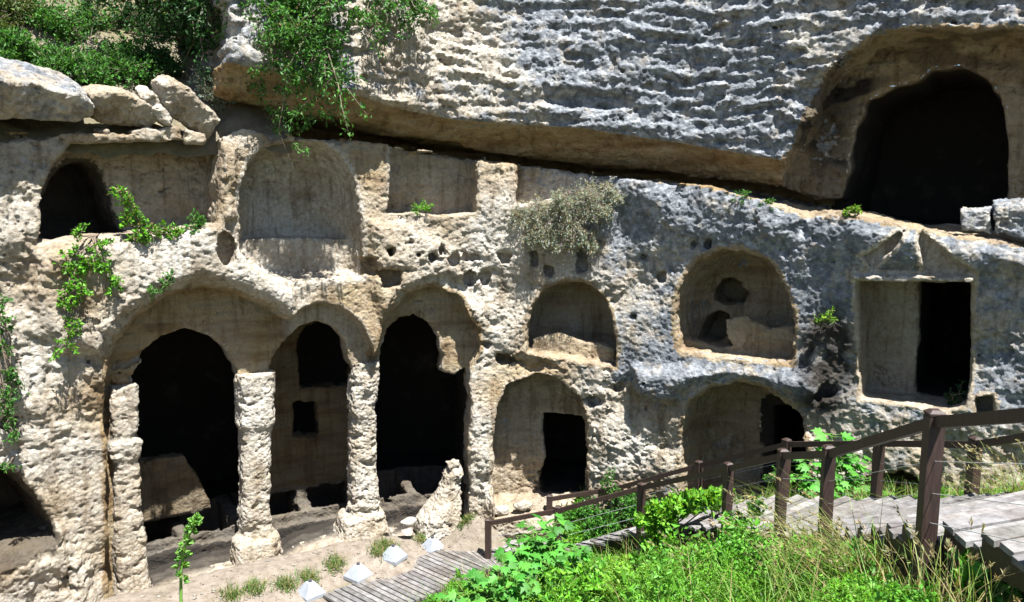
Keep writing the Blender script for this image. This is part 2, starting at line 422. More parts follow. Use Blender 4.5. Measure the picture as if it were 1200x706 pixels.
# assemble
W3 = wA[None, :, None]
Flow = np.maximum(wlow[:, None, :] - W3, (Z2 - ztop[:, None])[:, None, :])
Fup = np.maximum(wup[:, None, :] - W3, (zcr[:, None] - Z2)[:, None, :])
endc = (sEnd + 0.25 * n2(0.3, 0.8, 61) - 0.03 * (Z2 - 8) - S2)
Fup = np.maximum(Fup, endc[:, None, :])
fill = np.maximum(2.7 - W3, np.where(S2 < sEnd, Z2 - (ztop[:, None] + 0.05), -9)[:, None, :])
F = np.minimum(Flow, np.minimum(Fup, fill)).astype(np.float32)
REG = np.where(np.minimum(Fup, np.where(Z2 > ztop[:, None] + 0.02, fill.max() * 0 - 99, 99)[:, None, :] + 0 * Fup) < Flow, 2, 1).astype(np.uint8)
REG = np.where((Z2 > ztop[:, None] + 0.03)[:, None, :], 2, 1).astype(np.uint8) + np.zeros(F.shape, np.uint8)
del Flow, Fup, fill
INFO = {1: ('tomb_facade', 1.0, 0.0, 0.0), 2: ('cliff', 1.0, 0.0, 0.0)}     # name, roughness, ochre, smoke black with painted shade
PARTLAB = {}
_next = [10]
def region(name, rough, ochre, soot_shade, label=None):
    i = _next[0]; _next[0] += 1
    INFO[i] = (name, rough, ochre, soot_shade); PARTLAB[i] = label
    return i
def _slice(pts, m=0.35):
    a = max(0, int((pts[:, 0].min() - m - sA[0]) / H)); b = min(len(sA), int((pts[:, 0].max() + m - sA[0]) / H) + 2)
    c = max(0, int((pts[:, 1].min() - m - zA[0]) / H)); d = min(len(zA), int((pts[:, 1].max() + m - zA[0]) / H) + 2)
    return slice(a, b), slice(c, d)
def carve(i, poly, w1, w0=-9, ref=0.0, dome=0, k=0.05, wob=0.03, smooth=True, taper=0.0, mark=0.08):
    pts = PP(spl(poly) if smooth else poly, ref); a, c = _slice(pts)
    d2 = poly_sd(pts, S2[a, c], Z2[a, c])
    if wob:
        p = np.stack([S2[a, c].ravel() * 3, 0 * S2[a, c].ravel() + i, Z2[a, c].ravel() * 3], 1)
        d2 = d2 + wob * vn(p).reshape(d2.shape) + 0.5 * wob * vn(p, 2.7).reshape(d2.shape)
    if dome:
        t = np.clip(-d2 / dome, 0, 1); wb = w1 * np.sqrt(np.clip(1 - (1 - t) ** 2, 0, 1)) - 0.02
    else:
        wb = np.full_like(d2, w1)
    g = np.maximum(d2[:, None, :] + taper * np.maximum(W3, 0), np.maximum(W3 - wb[:, None, :], w0 - W3))
    F[a, :, c] = smax(F[a, :, c], -g, k)
    if i: REG[a, :, c][g < mark] = i
    if i and INFO[i][0] in ('chamber', 'burial_hall'): REG[a, :, c][(g < 0.3) & (W3 > max(w0, 0.5) + (0.85 if w0 > 1.5 else 0.55))] = i
def add(i, poly, w0, w1, ref=0.0, k=0.06, wob=0.04, smooth=True):
    pts = PP(spl(poly) if smooth else poly, ref); a, c = _slice(pts)
    d2 = poly_sd(pts, S2[a, c], Z2[a, c])
    p = np.stack([S2[a, c].ravel() * 3, 0 * S2[a, c].ravel() + 50, Z2[a, c].ravel() * 3], 1)
    d2 = d2 + wob * vn(p).reshape(d2.shape)
    g = np.maximum(d2[:, None, :], np.maximum(W3 - w1, w0 - W3))
    F[a, :, c] = smin(F[a, :, c], g, k)
    if i: REG[a, :, c][g < 0.08] = i

# --- arcade
rA = region('arch_recess', 0.55, 0.85, 0.0, 'wide shaded arch recess round the left opening')
carve(rA, [(128, 720), (126, 560), (124, 470), (123, 425), (135, 398), (162, 370), (197, 346), (236, 336), (276, 343), (314, 360), (336, 378), (334, 440), (330, 470), (250, 480), (170, 470), (172, 720)], 0.46, smooth=False)
rB = region('arch_recess', 0.4, 0.45, 0.0)
carve(rB, [(326, 470), (326, 410), (338, 376), (352, 362), (372, 356), (398, 360), (424, 380), (438, 408), (440, 450), (380, 470)], 0.34, smooth=False)
rC = region('arch_recess', 0.5, 0.8, 0.0)
carve(rC, [(436, 450), (441, 405), (453, 372), (478, 346), (508, 335), (540, 350), (559, 382), (563, 408), (554, 428), (545, 446), (500, 460)], 0.45, smooth=False)
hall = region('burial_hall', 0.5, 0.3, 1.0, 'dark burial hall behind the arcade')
pl = np.array([P(132, 500)[0][0], P(556, 500)[0][0]])
sl_a = slice(int((pl[0] - S0) / H), int((pl[1] - S0) / H))
def box(i, s0, s1, w0, w1, z0, z1, sub=True, k=0.05, mark=True):
    a = slice(max(0, int((s0 - S0 - .3) / H)), int((s1 - S0 + .3) / H) + 1); c = slice(max(0, int((z0 - Z0 - .3) / H)), int((z1 - Z0 + .3) / H) + 1)
    ss, zz = sA[a][:, None, None], zA[c][None, None, :]
    g = np.maximum(np.maximum(np.maximum(s0 - ss, ss - s1), np.maximum(w0 - W3, W3 - w1)), np.maximum(z0 - zz, zz - z1))
    if sub: F[a, :, c] = smax(F[a, :, c], -g, k)
    else: F[a, :, c] = smin(F[a, :, c], g, k)
    if mark: REG[a, :, c][g < (0.3 if i == hall else 0.1)] = i
box(hall, pl[0], pl[1], 0.95, 4.9, 0.05, 4.85)
carve(hall, [(150, 725), (150, 470), (156, 452), (160, 435), (172, 412), (192, 394), (218, 387), (245, 392), (264, 407), (275, 430), (280, 452), (304, 454), (304, 655), (240, 672), (185, 690)], 1.2, w0=-1, ref=0.4, wob=0.02, smooth=False, mark=0.02)
carve(hall, [(300, 668), (300, 452), (318, 450), (323, 422), (336, 396), (353, 382), (372, 377), (390, 383), (404, 400), (411, 430), (432, 436), (432, 628), (410, 625), (350, 645), (330, 660)], 1.2, w0=-1, ref=0.35, wob=0.02, smooth=False, mark=0.02)
carve(hall, [(428, 640), (428, 436), (445, 432), (447, 410), (455, 390), (470, 376), (487, 372), (503, 380), (515, 397), (520, 418), (518, 438), (534, 441), (548, 430), (551, 470), (547, 540), (545, 600), (548, 612), (500, 620), (470, 628)], 1.2, w0=-1, ref=0.35, wob=0.03, smooth=False, mark=0.02)
# inner wall seen through the middle arch, with an opening and a small window
iw = region('inner_wall', 0.6, 0.95, 0.50, 'brown inner wall with a square window')  # wall colour darkened to carry the hall's shade
s_a, s_b = P(290, 500, 2.0)[0][0], P(418, 500, 2.0)[0][0]
box(iw, s_a, s_b, 2.0, 2.45, 0.0, 4.9, sub=False)
carve(hall, [(350, 455), (350, 400), (357, 384), (378, 376), (400, 386), (410, 410), (410, 452)], 2.7, w0=1.8, ref=2.0, smooth=False, mark=-0.01)
carve(hall, [(343, 512), (345, 472), (371, 470), (372, 510)], 2.7, w0=1.8, ref=2.0, smooth=False, wob=0.03, mark=-0.01)
lw = region('parapet', 0.5, 0.8, 0.5)  # parapet tint lowered too, as painted shade of the hall
add(lw, [(150, 725), (150, 540), (170, 540), (215, 535), (232, 560), (256, 612), (262, 700)], 1.75, 2.1, ref=1.8, smooth=False)
# grave troughs cut in the hall floor
gt = region('grave_trough', 0.5, 0.3, 0.72)  # troughs painted dark in place of the hall's shade
sm = [P(x, 500, 1.6)[0][0] for x in (185, 240, 325, 385, 455, 510)]
for s_ in sm:
    box(gt, s_ - 0.62, s_ + 0.62, 1.3, 3.2, 0.0, 0.26, sub=False, k=0.03)
    box(gt, s_ - 0.42, s_ + 0.42, 1.42, 3.05, -0.45, 0.5, k=0.03)

# --- upper storey
rU1 = region('recess', 0.6, 0.4, 0.0)
carve(rU1, [(46, 282), (50, 235), (60, 196), (82, 168), (130, 163), (256, 166), (255, 262), (205, 268), (140, 275)], 0.95, smooth=False)
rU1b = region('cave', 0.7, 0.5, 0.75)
carve(rU1b, [(46, 285), (56, 220), (85, 190), (112, 196), (128, 240), (138, 283)], 2.6, w0=0.4, ref=0.7)
rU2 = region('apse', 0.6, 0.12, 0.0, 'round-headed apse with a bench')
carve(rU2, [(282, 308), (279, 262), (281, 220), (292, 188), (314, 170), (345, 164), (380, 167), (402, 182), (416, 215), (424, 260), (427, 328), (345, 330), (318, 326)], 1.15, dome=0.85, smooth=False)
add(rU2, [(270, 340), (270, 279), (430, 279), (432, 340)], 0.62, 1.5, ref=0.6, smooth=False, wob=0.01)
rU3 = region('recess', 0.6, 0.42, 0.0)
carve(rU3, [(458, 172), (560, 184), (557, 250), (530, 254), (490, 250), (456, 246)], 0.75, smooth=False)
carve(0, [(604, 190), (728, 206), (722, 222), (640, 236), (604, 240)], 0.5, smooth=False, wob=0.06)
# --- niches
rN1 = region('niche', 0.6, 0.65, 0.0, 'arched tomb niche with a low ledge')
carve(rN1, [(617, 414), (616, 385), (624, 357), (640, 338), (665, 329), (690, 334), (708, 350), (718, 374), (722, 400), (721, 431), (690, 425)], 1.25, dome=0.35, smooth=False)
add(rN1, [(622, 420), (624, 396), (655, 391), (668, 395), (690, 400), (722, 409), (722, 440), (622, 440)], 0.3, 0.5, ref=0.35, smooth=False)
rN2 = region('niche', 0.75, 0.7, 0.0, 'arched tomb niche holding a broken rock slab')
carve(rN2, [(796, 412), (790, 370), (796, 335), (815, 308), (842, 294), (872, 292), (902, 306), (922, 335), (931, 375), (930, 426), (860, 422)], 1.35, dome=0.45, smooth=False)
add(rN2, [(798, 420), (800, 395), (818, 400), (840, 408), (858, 404), (852, 388), (850, 374), (876, 370), (890, 376), (903, 386), (932, 380), (934, 432), (798, 430)], 0.42, 0.66, ref=0.5, smooth=False)
carve(rN2, [(836, 348), (844, 334), (858, 331), (870, 342), (868, 352), (850, 355)], 2.3, w0=0.9, ref=1.2, wob=0.06)
carve(rN2, [(820, 402), (824, 378), (838, 370), (850, 374), (852, 396), (840, 406)], 2.2, w0=0.8, ref=1.0, wob=0.05)
rD1 = region('doorway', 0.6, 0.5, 0.0, 'arched door recess with a low square doorway')
carve(rD1, [(580, 600), (579, 560), (577, 520), (582, 478), (598, 454), (628, 440), (655, 446), (676, 466), (686, 492), (688, 545), (688, 590)], 0.95, smooth=False)
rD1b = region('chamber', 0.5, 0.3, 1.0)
carve(rD1b, [(637, 580), (637, 484), (680, 488), (686, 530), (686, 584)], 3.4, w0=0.6, ref=0.95, smooth=False, wob=0.01, mark=0.03)
rC1 = region('cave', 0.8, 0.7, 0.0, 'wide low cave with a dark inner door')
carve(rC1, [(796, 620), (796, 540), (799, 500), (808, 474), (832, 455), (868, 447), (902, 456), (936, 486), (946, 530), (950, 620)], 1.6, dome=0.7, smooth=False)
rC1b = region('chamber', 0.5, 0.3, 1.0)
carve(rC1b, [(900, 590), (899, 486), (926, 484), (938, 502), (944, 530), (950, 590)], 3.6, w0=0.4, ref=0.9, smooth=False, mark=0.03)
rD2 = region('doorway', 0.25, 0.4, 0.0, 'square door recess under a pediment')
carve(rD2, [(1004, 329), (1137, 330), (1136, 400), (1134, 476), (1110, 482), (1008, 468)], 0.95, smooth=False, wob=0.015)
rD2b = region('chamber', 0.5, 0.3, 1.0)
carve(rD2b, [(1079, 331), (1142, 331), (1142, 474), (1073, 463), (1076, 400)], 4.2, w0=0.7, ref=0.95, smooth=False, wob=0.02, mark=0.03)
rLi = region('lintel', 0.5, 0.0, 0.0)
add(rLi, [(998, 322), (1140, 324), (1141, 331), (998, 329)], -0.2, 0.2, ref=-0.15, smooth=False, k=0.03, wob=0.015)
pedi = region('pediment', 0.5, 0.1, 0.0)
carve(pedi, [(1014, 300), (1062, 268), (1056, 284), (1024, 312)], -0.05, smooth=False)
carve(pedi, [(1080, 272), (1141, 319), (1084, 318)], -0.02, smooth=False)
carve(rD2, [(1140, 466), (1162, 464), (1163, 486), (1142, 488)], 0.4, smooth=False)
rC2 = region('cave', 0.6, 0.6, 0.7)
carve(rC2, [(-60, 545), (-10, 548), (20, 560), (44, 588), (62, 630), (40, 640), (15, 655), (-60, 690)], 2.2, smooth=False)
rC3 = region('cave', 1.0, 0.6, 0.3)
carve(rC3, [(985, 640), (992, 590), (1012, 563), (1058, 552), (1104, 566), (1122, 600), (1120, 640)], 1.4, dome=0.5, smooth=False)
# --- great cave in the upper cliff
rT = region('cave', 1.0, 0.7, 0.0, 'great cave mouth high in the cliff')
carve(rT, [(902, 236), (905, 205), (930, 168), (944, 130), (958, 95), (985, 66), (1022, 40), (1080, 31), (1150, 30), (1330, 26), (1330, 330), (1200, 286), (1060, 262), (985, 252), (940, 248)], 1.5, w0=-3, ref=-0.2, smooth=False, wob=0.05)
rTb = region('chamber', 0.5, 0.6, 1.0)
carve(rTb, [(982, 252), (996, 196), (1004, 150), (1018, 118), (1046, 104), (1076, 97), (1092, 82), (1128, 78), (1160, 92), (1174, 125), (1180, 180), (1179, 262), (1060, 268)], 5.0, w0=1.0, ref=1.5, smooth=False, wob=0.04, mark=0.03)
# --- putlog holes and sockets
holes = [(429, 313, 11, 9, 1), (458, 326, 11, 9, 1), (480, 281, 3.5, 6, 0), (457, 296, 5, 6, 0), (474, 301, 4.5, 4.5, 0), (489, 298, 5, 5, 0), (505, 301, 6, 6, 0), (517, 293, 3, 7, 0),
         (533, 303, 6, 6, 0), (546, 300, 4.5, 6, 0), (557, 301, 6, 4.5, 0), (592, 304, 8, 7.5, 1), (552, 326, 5, 6, 0), (569, 325, 5.5, 6, 0), (626, 303, 6, 11, 1), (643, 318, 8, 8, 0),
         (681, 306, 6, 14, 1), (660, 290, 5, 6, 0), (725, 455, 4, 4, 1), (756, 447, 4, 4, 0), (814, 286, 6.5, 5.5, 0), (830, 288, 5, 7, 0), (13, 498, 6, 7, 0), (545, 395, 8, 8, 0),
         (957, 468, 6, 6, 0), (262, 290, 14, 22, 0), (466, 70, 7, 11, 0), (499, 93, 5.5, 10, 1), (604, 515, 4, 3, 0), (742, 372, 5, 4, 0), (570, 405, 5, 5, 0), (755, 300, 6, 5, 0), (775, 325, 5, 6, 0),
         (968, 460, 9, 9, 0), (695, 472, 4, 5, 0), (590, 420, 6, 4, 0)]
for x, y, a, b, sq in holes:
    if sq: pg = [(x - a, y - b), (x + a, y - b), (x + a, y + b), (x - a, y + b)]
    else: pg = [(x + a * math.cos(t), y + b * math.sin(t)) for t in np.arange(0, 6.28, 0.7)]
    up = y < 110
    carve(0, pg, (-0.35 if up else 0.24) , ref=-0.5 if up else 0, smooth=False, wob=0.01, k=0.03)

# --- surface noise inside a narrow band
rough_t = np.zeros(256, np.float32)
for i, v in INFO.items(): rough_t[i] = v[1]
band = np.nonzero(np.abs(F) < 0.34)
pts = np.stack([sA[band[0]], wA[band[1]], zA[band[2]]], 1)
rg = REG[band]; rough = rough_t[rg]
up = rg == 2
f1 = vn(pts, (2.1, 2.1, 2.6), 5.5); f2 = vn(pts, (4.3, 4.3, 5.6), 15.1); f3 = vn(pts, (8.7, 8.7, 10.5), 33.3)
def ridge(f, o, wd):
    q = np.abs(vn(pts, f, o) + 0.25 * vn(pts, 3.7, o + 7)); return np.maximum(1 - q / wd, 0)
pk = vn(pts, (3.0, 3.0, 4.6), 71.0); pk2 = vn(pts, (7.0, 7.0, 9.0), 91.0)
mid = 0.5 - 2.0 * np.abs(f3)
disp = 0.075 * vn(pts, (1.3, 1.3, 1.6), 2.0) + 0.045 * f1 + 0.022 * f2 + 0.018 * mid.clip(-0.8, 0.5) + 0.012 * vn(pts, (13, 13, 17), 61.0)
disp += 0.12 * np.maximum(pk - 0.45, 0) + 0.13 * np.maximum(pk2 - 0.40, 0)
disp += 0.055 * ridge((0.75, 0.75, 0.6), 13.0, 0.05) + 0.035 * ridge((0.5, 0.5, 2.6), 37.0, 0.06)
# layered upper cliff: long thin beds, pits strung along them
bed = vn(pts, (0.9, 0.9, 7.5), 7.0); bed2 = vn(pts, (2.2, 2.2, 13.0), 27.0); hc = vn(pts, (5.5, 5.5, 10.0), 57.0)
dup_ = 0.05 * f1 + 0.055 * bed + 0.045 * bed2 + 0.018 * vn(pts, (11, 11, 15), 66.0) + 0.02 * mid.clip(-0.8, 0.5) + 0.18 * np.maximum(hc - 0.25, 0) + 0.06 * ridge((0.6, 0.6, 0.5), 53.0, 0.05)
disp = np.where(up, dup_, disp)
del pk, pk2, hc, bed, bed2, dup_, mid
zl = np.interp(pts[:, 0], sA, zlip)
und = up & (pts[:, 2] < zl)
disp = np.where(und, disp * 0.9, disp)
sm = np.ones(S2.shape, np.float32)
for pg_, a_ in (([(285, 300), (430, 300), (450, 250), (455, 170), (425, 170), (425, 330), (440, 400), (330, 410), (290, 360)], 0.65), ([(750, 420), (900, 425), (900, 470), (760, 470)], 0.4),
                ([(640, 195), (740, 210), (730, 330), (640, 300)], 0.3)):
    sm -= a_ * sst(-0.25, 0.15, -poly_sd(PP(pg_), S2, Z2))
smv = sm[band[0], band[2]] * np.where(up, 1, np.clip(0.95 + 0.9 * vn(pts, (0.8, 0.8, 1.0), 17.0), 0.35, 1.6))
disp = disp * rough * smv
F[band] += disp
del disp, f1, f2, f3
V, Q = nets(F, (sA[0], wA[0], zA[0]), H)
def reg_at(Vx):
    i = np.clip(np.rint((Vx[:, 0] - sA[0]) / H).astype(int), 0, len(sA) - 1)
    j = np.clip(np.rint((Vx[:, 1] - wA[0]) / H).astype(int), 0, len(wA) - 1)
    k = np.clip(np.rint((Vx[:, 2] - zA[0]) / H).astype(int), 0, len(zA) - 1)
    return REG[i, j, k]
# keep fine detail for what faces the open air
fcen = V[Q].mean(1); fr_ = reg_at(fcen)
coarse_ids = [i for i, v in INFO.items() if v[0] in ('burial_hall', 'chamber')]
fine = ~(np.isin(fr_, coarse_ids) & (fcen[:, 1] > 1.4)) & (fcen[:, 1] < 3.0)
def detail(V, amp=1.0):
    """fine displacement field, evaluated in (s,w,z)"""
    d = 0.013 * vn(V, (14, 14, 18), 3.0) + 0.013 * vn(V, (27, 27, 33), 8.0)
    q = vn(V, (19, 19, 24), 40.0); d -= 0.055 * np.maximum(q - 0.30, 0)
    return d * amp
def finish(V, Q):
    V2, Q2 = subdivide(V, Q)
    nn = vnormals(V2, Q2)
    rg_ = reg_at(V2); r = rough_t[rg_] * sst(2.9, 2.4, V2[:, 1]); cz = np.isin(rg_, coarse_ids)
    keep = np.where(cz, sst(1.3, 0.9, V2[:, 1]), sst(2.95, 2.5, V2[:, 1]))
    V2 = V2 + nn * (detail(V2) * (0.25 + 0.75 * r) * keep)[:, None]
    return V2, Q2
Vf, Qf = finish(V, Q[fine])
Vc, Qc = V, Q[~fine]

def tints(V, rg=None):
    if rg is None: rg = reg_at(V)
    o_t = np.zeros(256); s_t = np.zeros(256)
    for i, v in INFO.items(): o_t[i] = v[2]; s_t[i] = v[3]
    och, soot_shade = o_t[rg].copy(), s_t[rg].copy()
    W = warp(V); s = V[:, 0]; z = V[:, 2]
    for i, (a_, b_) in ((hall, (0.55, 1.1)), (rD1b, (0.98, 1.3)), (rC1b, (0.9, 1.5)), (rD2b, (0.95, 1.3)), (rTb, (1.45, 2.0))):  # interiors blacken with depth: painted shade along with smoke black
        m_ = rg == i; soot_shade[m_] *= sst(a_, b_, V[m_, 1])
    soot_shade = np.where((rg == hall) & (z < 0.6), np.maximum(soot_shade, 0.85 * sst(0.25, 0.7, V[:, 1])), soot_shade)  # floor darkened from the arches inward, shade painted into its colour
    soot_shade = np.where((V[:, 1] > 2.6) & np.isin(rg, coarse_ids), 1.0, soot_shade)
    pxs = CX + FPX * W[:, 0] / np.maximum(W[:, 1], 1)
    n1 = vn(V, 0.8, 5); n3 = vn(V, 2.5, 9)
    upm = rg == 2
    zl = np.interp(s, sA, zlip)
    under = upm & (z < zl - 0.05)
    och = np.where(under, 0.95, och)
    lich = np.where(upm, 0.34 + 0.72 * sst(470, 720, pxs) + 0.35 * n1, sst(540, 800, pxs) * 0.95 - 0.04 + 0.40 * n1)
    lich = np.where(upm & (pxs < 420), 0.75, lich)
    lich += np.where(~upm, 0.30 * sst(6.0, 7.6, z) * sst(560, 640, pxs), 0)
    lich = np.where(~upm & (pxs > 560), lich - 0.60 * sst(3.6, 2.4, z), lich)
    lich = np.where((rg == 1) | upm, lich, 0.12)
    lich = np.where(under, 0.0, lich)
    # warm patches on the lower facade
    och = np.where(rg == 1, np.clip(0.12 + 0.9 * n1, 0, 0.75), och)
    och = np.where(rg == 2, np.where(under, och, np.clip(0.1 + 0.3 * n1, 0, .4)), och)
    # black seep under the little fern, dark run below the grey bush
    def blob(px, py, rx, ry):
        ps, pz = P(px, py); k = W[:, 1] / FPX
        return np.exp(-((s - ps[0]) / (rx * 0.0155)) ** 2 - ((z - pz[0]) / (ry * 0.0155)) ** 2)
    seep = np.maximum.reduce([blob(970, 415, 28, 48), 0.8 * blob(962, 470, 24, 18)]) * (0.45 + 0.8 * sst(-0.6, 0.1, vn(V, 3.3, 19) + 0.3 * n3))
    run = blob(692, 308, 26, 30) * 0.55 * (0.6 + n3)
    soot_shade = np.maximum(soot_shade, np.where(rg == 1, np.clip(seep * 1.4 + run, 0, 0.93), 0))
    soot_shade = np.where((rg == rT), np.clip(0.75 * blob(958, 140, 30, 75) + (blob(965, 125, 36, 60) * 1.3 + 0.55 * sst(8.4, 9.3, z)) * sst(-0.05, 0.6, vn(V, (1.6, 1.6, 4.0), 23) + 0.5 * vn(V, 5.0, 3)), 0, 1), soot_shade)  # left crescent painted dark as cave shade, smoke patches on the ceiling
    return np.stack([och, soot_shade, np.clip(lich, 0, 1)], 1)
fac_origin = None
def split(Vx, Qx):
    rg = reg_at(Vx[Qx].mean(1)) if len(Qx) else np.zeros(0)
    return rg
PART = {}
for Vx, Qx in ((Vf, Qf), (Vc, Qc)):
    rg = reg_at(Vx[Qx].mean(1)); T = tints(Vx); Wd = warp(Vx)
    for i in np.unique(rg):
        q = Qx[rg == i]; u, inv = np.unique(q, return_inverse=True)
        PART.setdefault(i, []).append((Wd[u], inv.reshape(q.shape), T[u]))
def merge(lst):
    v, q, t = [], [], []; n = 0
    for a, b, c in lst: v.append(a); q.append(b + n); t.append(c); n += len(a)
    return np.concatenate(v), np.concatenate(q), np.concatenate(t)
v, q, t = merge(PART[1])
facade = tag(make_mesh('tomb_facade', v, q, ROCK, attr=t), 'pale rock-cut tomb facade with arcade, niches and doorways below the overhanging cliff', 'rock tomb')
v, q, t = merge(PART[2])
cliff = tag(make_mesh('cliff', v, q, ROCK, attr=t), 'layered grey cliff overhanging the carved tombs', 'cliff', kind='structure')
for i, lst in PART.items():
    if i < 10 or i not in INFO: continue
    v, q, t = merge(lst)
    par = cliff if i in (rT, rTb) else facade
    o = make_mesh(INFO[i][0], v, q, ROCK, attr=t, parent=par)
    if PARTLAB.get(i): o['label'] = PARTLAB[i]
del V, Q, Vf, Qf, Vc, Qc, PART, F

def sdf_part(name, fn, s0, s1, w0, w1, z0, z1, h, rough=1.0, parent=None, och=0.1, lich=0.1, soot_shade=0, seed=0, origin=False):
    s = np.arange(s0, s1, h); w = np.arange(w0, w1, h); z = np.arange(z0, z1, h)
    A = np.stack(np.meshgrid(s, w, z, indexing='ij'), -1).reshape(-1, 3)
    f = fn(A[:, 0], A[:, 1], A[:, 2])
    m = np.abs(f) < 0.3
    p = A[m] + seed * 3.7
    f[m] += rough * (0.040 * vn(p, 2.3, 4) + 0.022 * vn(p, 5.3, 9) + 0.014 * vn(p, 12, 2) + 0.16 * np.maximum(vn(p, (7, 7, 9), 31) - 0.33, 0))
    G = np.pad(f.reshape(len(s), len(w), len(z)), 1, constant_values=1.0)
    v, q = nets(G.astype(np.float32), (s0 - h, w0 - h, z0 - h), h)
    v, q = subdivide(v, q); v = v + vnormals(v, q) * (detail(v + seed, rough))[:, None]
    n1 = vn(v, 1.5, seed)
    T = np.stack([np.clip(och + 0.3 * n1, 0, 1), 0 * n1 + soot_shade, np.clip(lich + 0.2 * n1, 0, 1)], 1)
    wv = warp(v)
    org = None
    if origin: org = (wv[:, 0].mean(), wv[:, 1].mean(), wv[:, 2].min())
    return make_mesh(name, wv, q, ROCK, attr=T, parent=parent, origin=org)
def column(name, prof, wc, dp, power, label, seed, rough=0.8, och=0.15):
    """prof: list of (px centre, py, half width px)"""
    a = np.array(prof, float)
    sc, zc = P(a[:, 0], a[:, 1], wc - dp); hw = P(a[:, 0] + a[:, 2], a[:, 1], wc - dp)[0] - sc
    o = np.argsort(zc)
    def fn(s, w, z):
        c = np.interp(z, zc[o], sc[o]); r = np.interp(z, zc[o], hw[o])
        d = ((np.abs(s - c)) ** power + (np.abs(w - wc)) ** power) ** (1 / power) - r
        return np.maximum(d, np.maximum(zc.min() - z, z - zc.max()))
    m = hw.max() + 0.15
    ob = sdf_part(name, fn, sc.min() - m, sc.max() + m, wc - m, wc + m, zc.min() - 0.1, zc.max() + 0.12, 0.035, rough, facade, och, 0.05, 0, seed)
    ob['label'] = label
column('column', [(303, 440, 21), (303, 500, 21), (303, 506, 17.5), (303, 600, 17), (304, 628, 18), (304, 636, 25), (304, 650, 27), (303, 690, 33)], 0.52, 0.3, 3.6, 'thick square column with a block capital', 1)
column('column', [(430, 425, 17), (430, 448, 17), (427, 480, 15), (427, 530, 14.5), (429, 570, 16), (429, 602, 17), (428, 606, 24), (427, 630, 31), (427, 660, 38)], 0.5, 0.25, 3.5, 'slender eroded column on a flared base', 2, 1.1)
column('pilaster', [(148, 455, 16), (149, 518, 16), (149, 521, 19), (150, 538, 19), (151, 544, 15.5), (154, 620, 17), (157, 680, 19), (158, 740, 26)], 0.40, 0.3, 6, 'square pilaster with a moulded band', 3, 0.7)
column('stump', [(533, 545, 7), (533, 560, 11), (531, 568, 10), (528, 584, 15), (522, 596, 20), (518, 608, 25), (518, 626, 28)], 0.22, 0.25, 2.4, 'broken pier stump in front of the right opening', 4, 1.1)
# ================================================================== GROUND
NEAR = [(-0.45, 15.2, -0.25), (0.85, 15.05, 0.0), (2.3, 14.2, 0.82), (3.1, 11.5, 2.05), (3.36, 9.9, 2.65), (3.25, 8.2, 3.4), (3.05, 5.8, 4.52), (2.9, 3.5, 5.2), (2.8, 1.0, 5.9)]
FAR = [(0.6, 16.2, -0.25), (2.0, 15.8, 0.0), (3.15, 14.8, 0.82), (4.4, 12.75, 2.05), (5.15, 11.1, 2.65), (5.5, 9.5, 3.3), (5.3, 6.8, 4.45), (5.2, 4.3, 5.2), (5.1, 1.6, 5.9)]
gp = [(-8.5, 11.5, 0.3), (-6.2, 12.9, 0.0), (-4.5, 14.1, 0.02), (-2.7, 15.1, 0.08), (-0.7, 16.0, 0.3), (1.4, 16.1, 0.55), (3.3, 15.3, 0.9), (5.1, 14.2, 1.35), (6.8, 13.2, 1.7), (8.4, 12.2, 2.3), (10, 11, 3.0),
      (-2.9, 13.0, -0.4), (-1.2, 14.6, -0.42), (-4.5, 11.5, -0.4), (-1.6, 15.7, -0.3), (-3.2, 14.3, -0.3), (-.4, 16.6, -0.1), (1.5, 10, 1.55), (1.0, 12, 0.55), (0.3, 13.4, -0.2), (1, 8, 2.45), (1, 6, 3.3), (0, 0, 5.3), (0, 3, 4.4),
      (-3, 8, 1.4), (-3, 4, 3), (-6, 8, 0.8), (-9, 6, 2), (6.2, 6.5, 4.0), (7.5, 9, 3.4), (8, 5, 4.5), (4, 0, 5.8), (-5, 0, 4.5), (1.5, -3, 6)]
gp += [(x - 0.05, y, z - (0.33 if z < 0.5 else 0.68)) for x, y, z in NEAR] + [(x + 0.1, y + 0.1, z - 0.42) for x, y, z in FAR]
gp = np.array(gp)
def _phi(d): return d
_D = np.hypot(gp[:, None, 0] - gp[None, :, 0], gp[:, None, 1] - gp[None, :, 1])
_n = len(gp)
_A = np.zeros((_n + 3, _n + 3)); _A[:_n, :_n] = _D + 0.02 * np.eye(_n); _A[:_n, _n] = 1; _A[:_n, _n + 1:] = gp[:, :2]; _A[_n:, :_n] = _A[:_n, _n:].T
_c = np.linalg.solve(_A, np.concatenate([gp[:, 2], [0, 0, 0]]))
def zg0(x, y):
    x = np.clip(x, -10, 10.5); y = np.clip(y, -3, 17.2)
    r = np.full(x.shape, _c[_n]) + _c[_n + 1] * x + _c[_n + 2] * y
    for k in range(_n): r = r + _c[k] * np.hypot(x - gp[k, 0], y - gp[k, 1])
    return r
def zg(x, y):
    x = np.atleast_1d(np.asarray(x, float)); y = np.atleast_1d(np.asarray(y, float))
    z = zg0(x, y)
    p = np.stack([x, y, 0 * x], 1)
    z = z + 0.035 * vn(p, 1.7) + 0.015 * vn(p, 6.1)
    return z - 1.6 * sst(0.10, 0.5, facade_w(x, y))
def _axis(a, b, st, ext):
    m = np.arange(a, b, st); g = st * 1.35 ** np.arange(1, 30); g = np.cumsum(g); g = g[g < ext]
    return np.concatenate([a - g[::-1], m, b + g])
gx, gy = _axis(-10.5, 10.5, 0.08, 200), _axis(2, 17.2, 0.08, 200)
GX, GY = np.meshgrid(gx, gy, indexing='ij')
GZ = zg(GX.ravel(), GY.ravel())
idx = np.arange(GX.size).reshape(GX.shape)
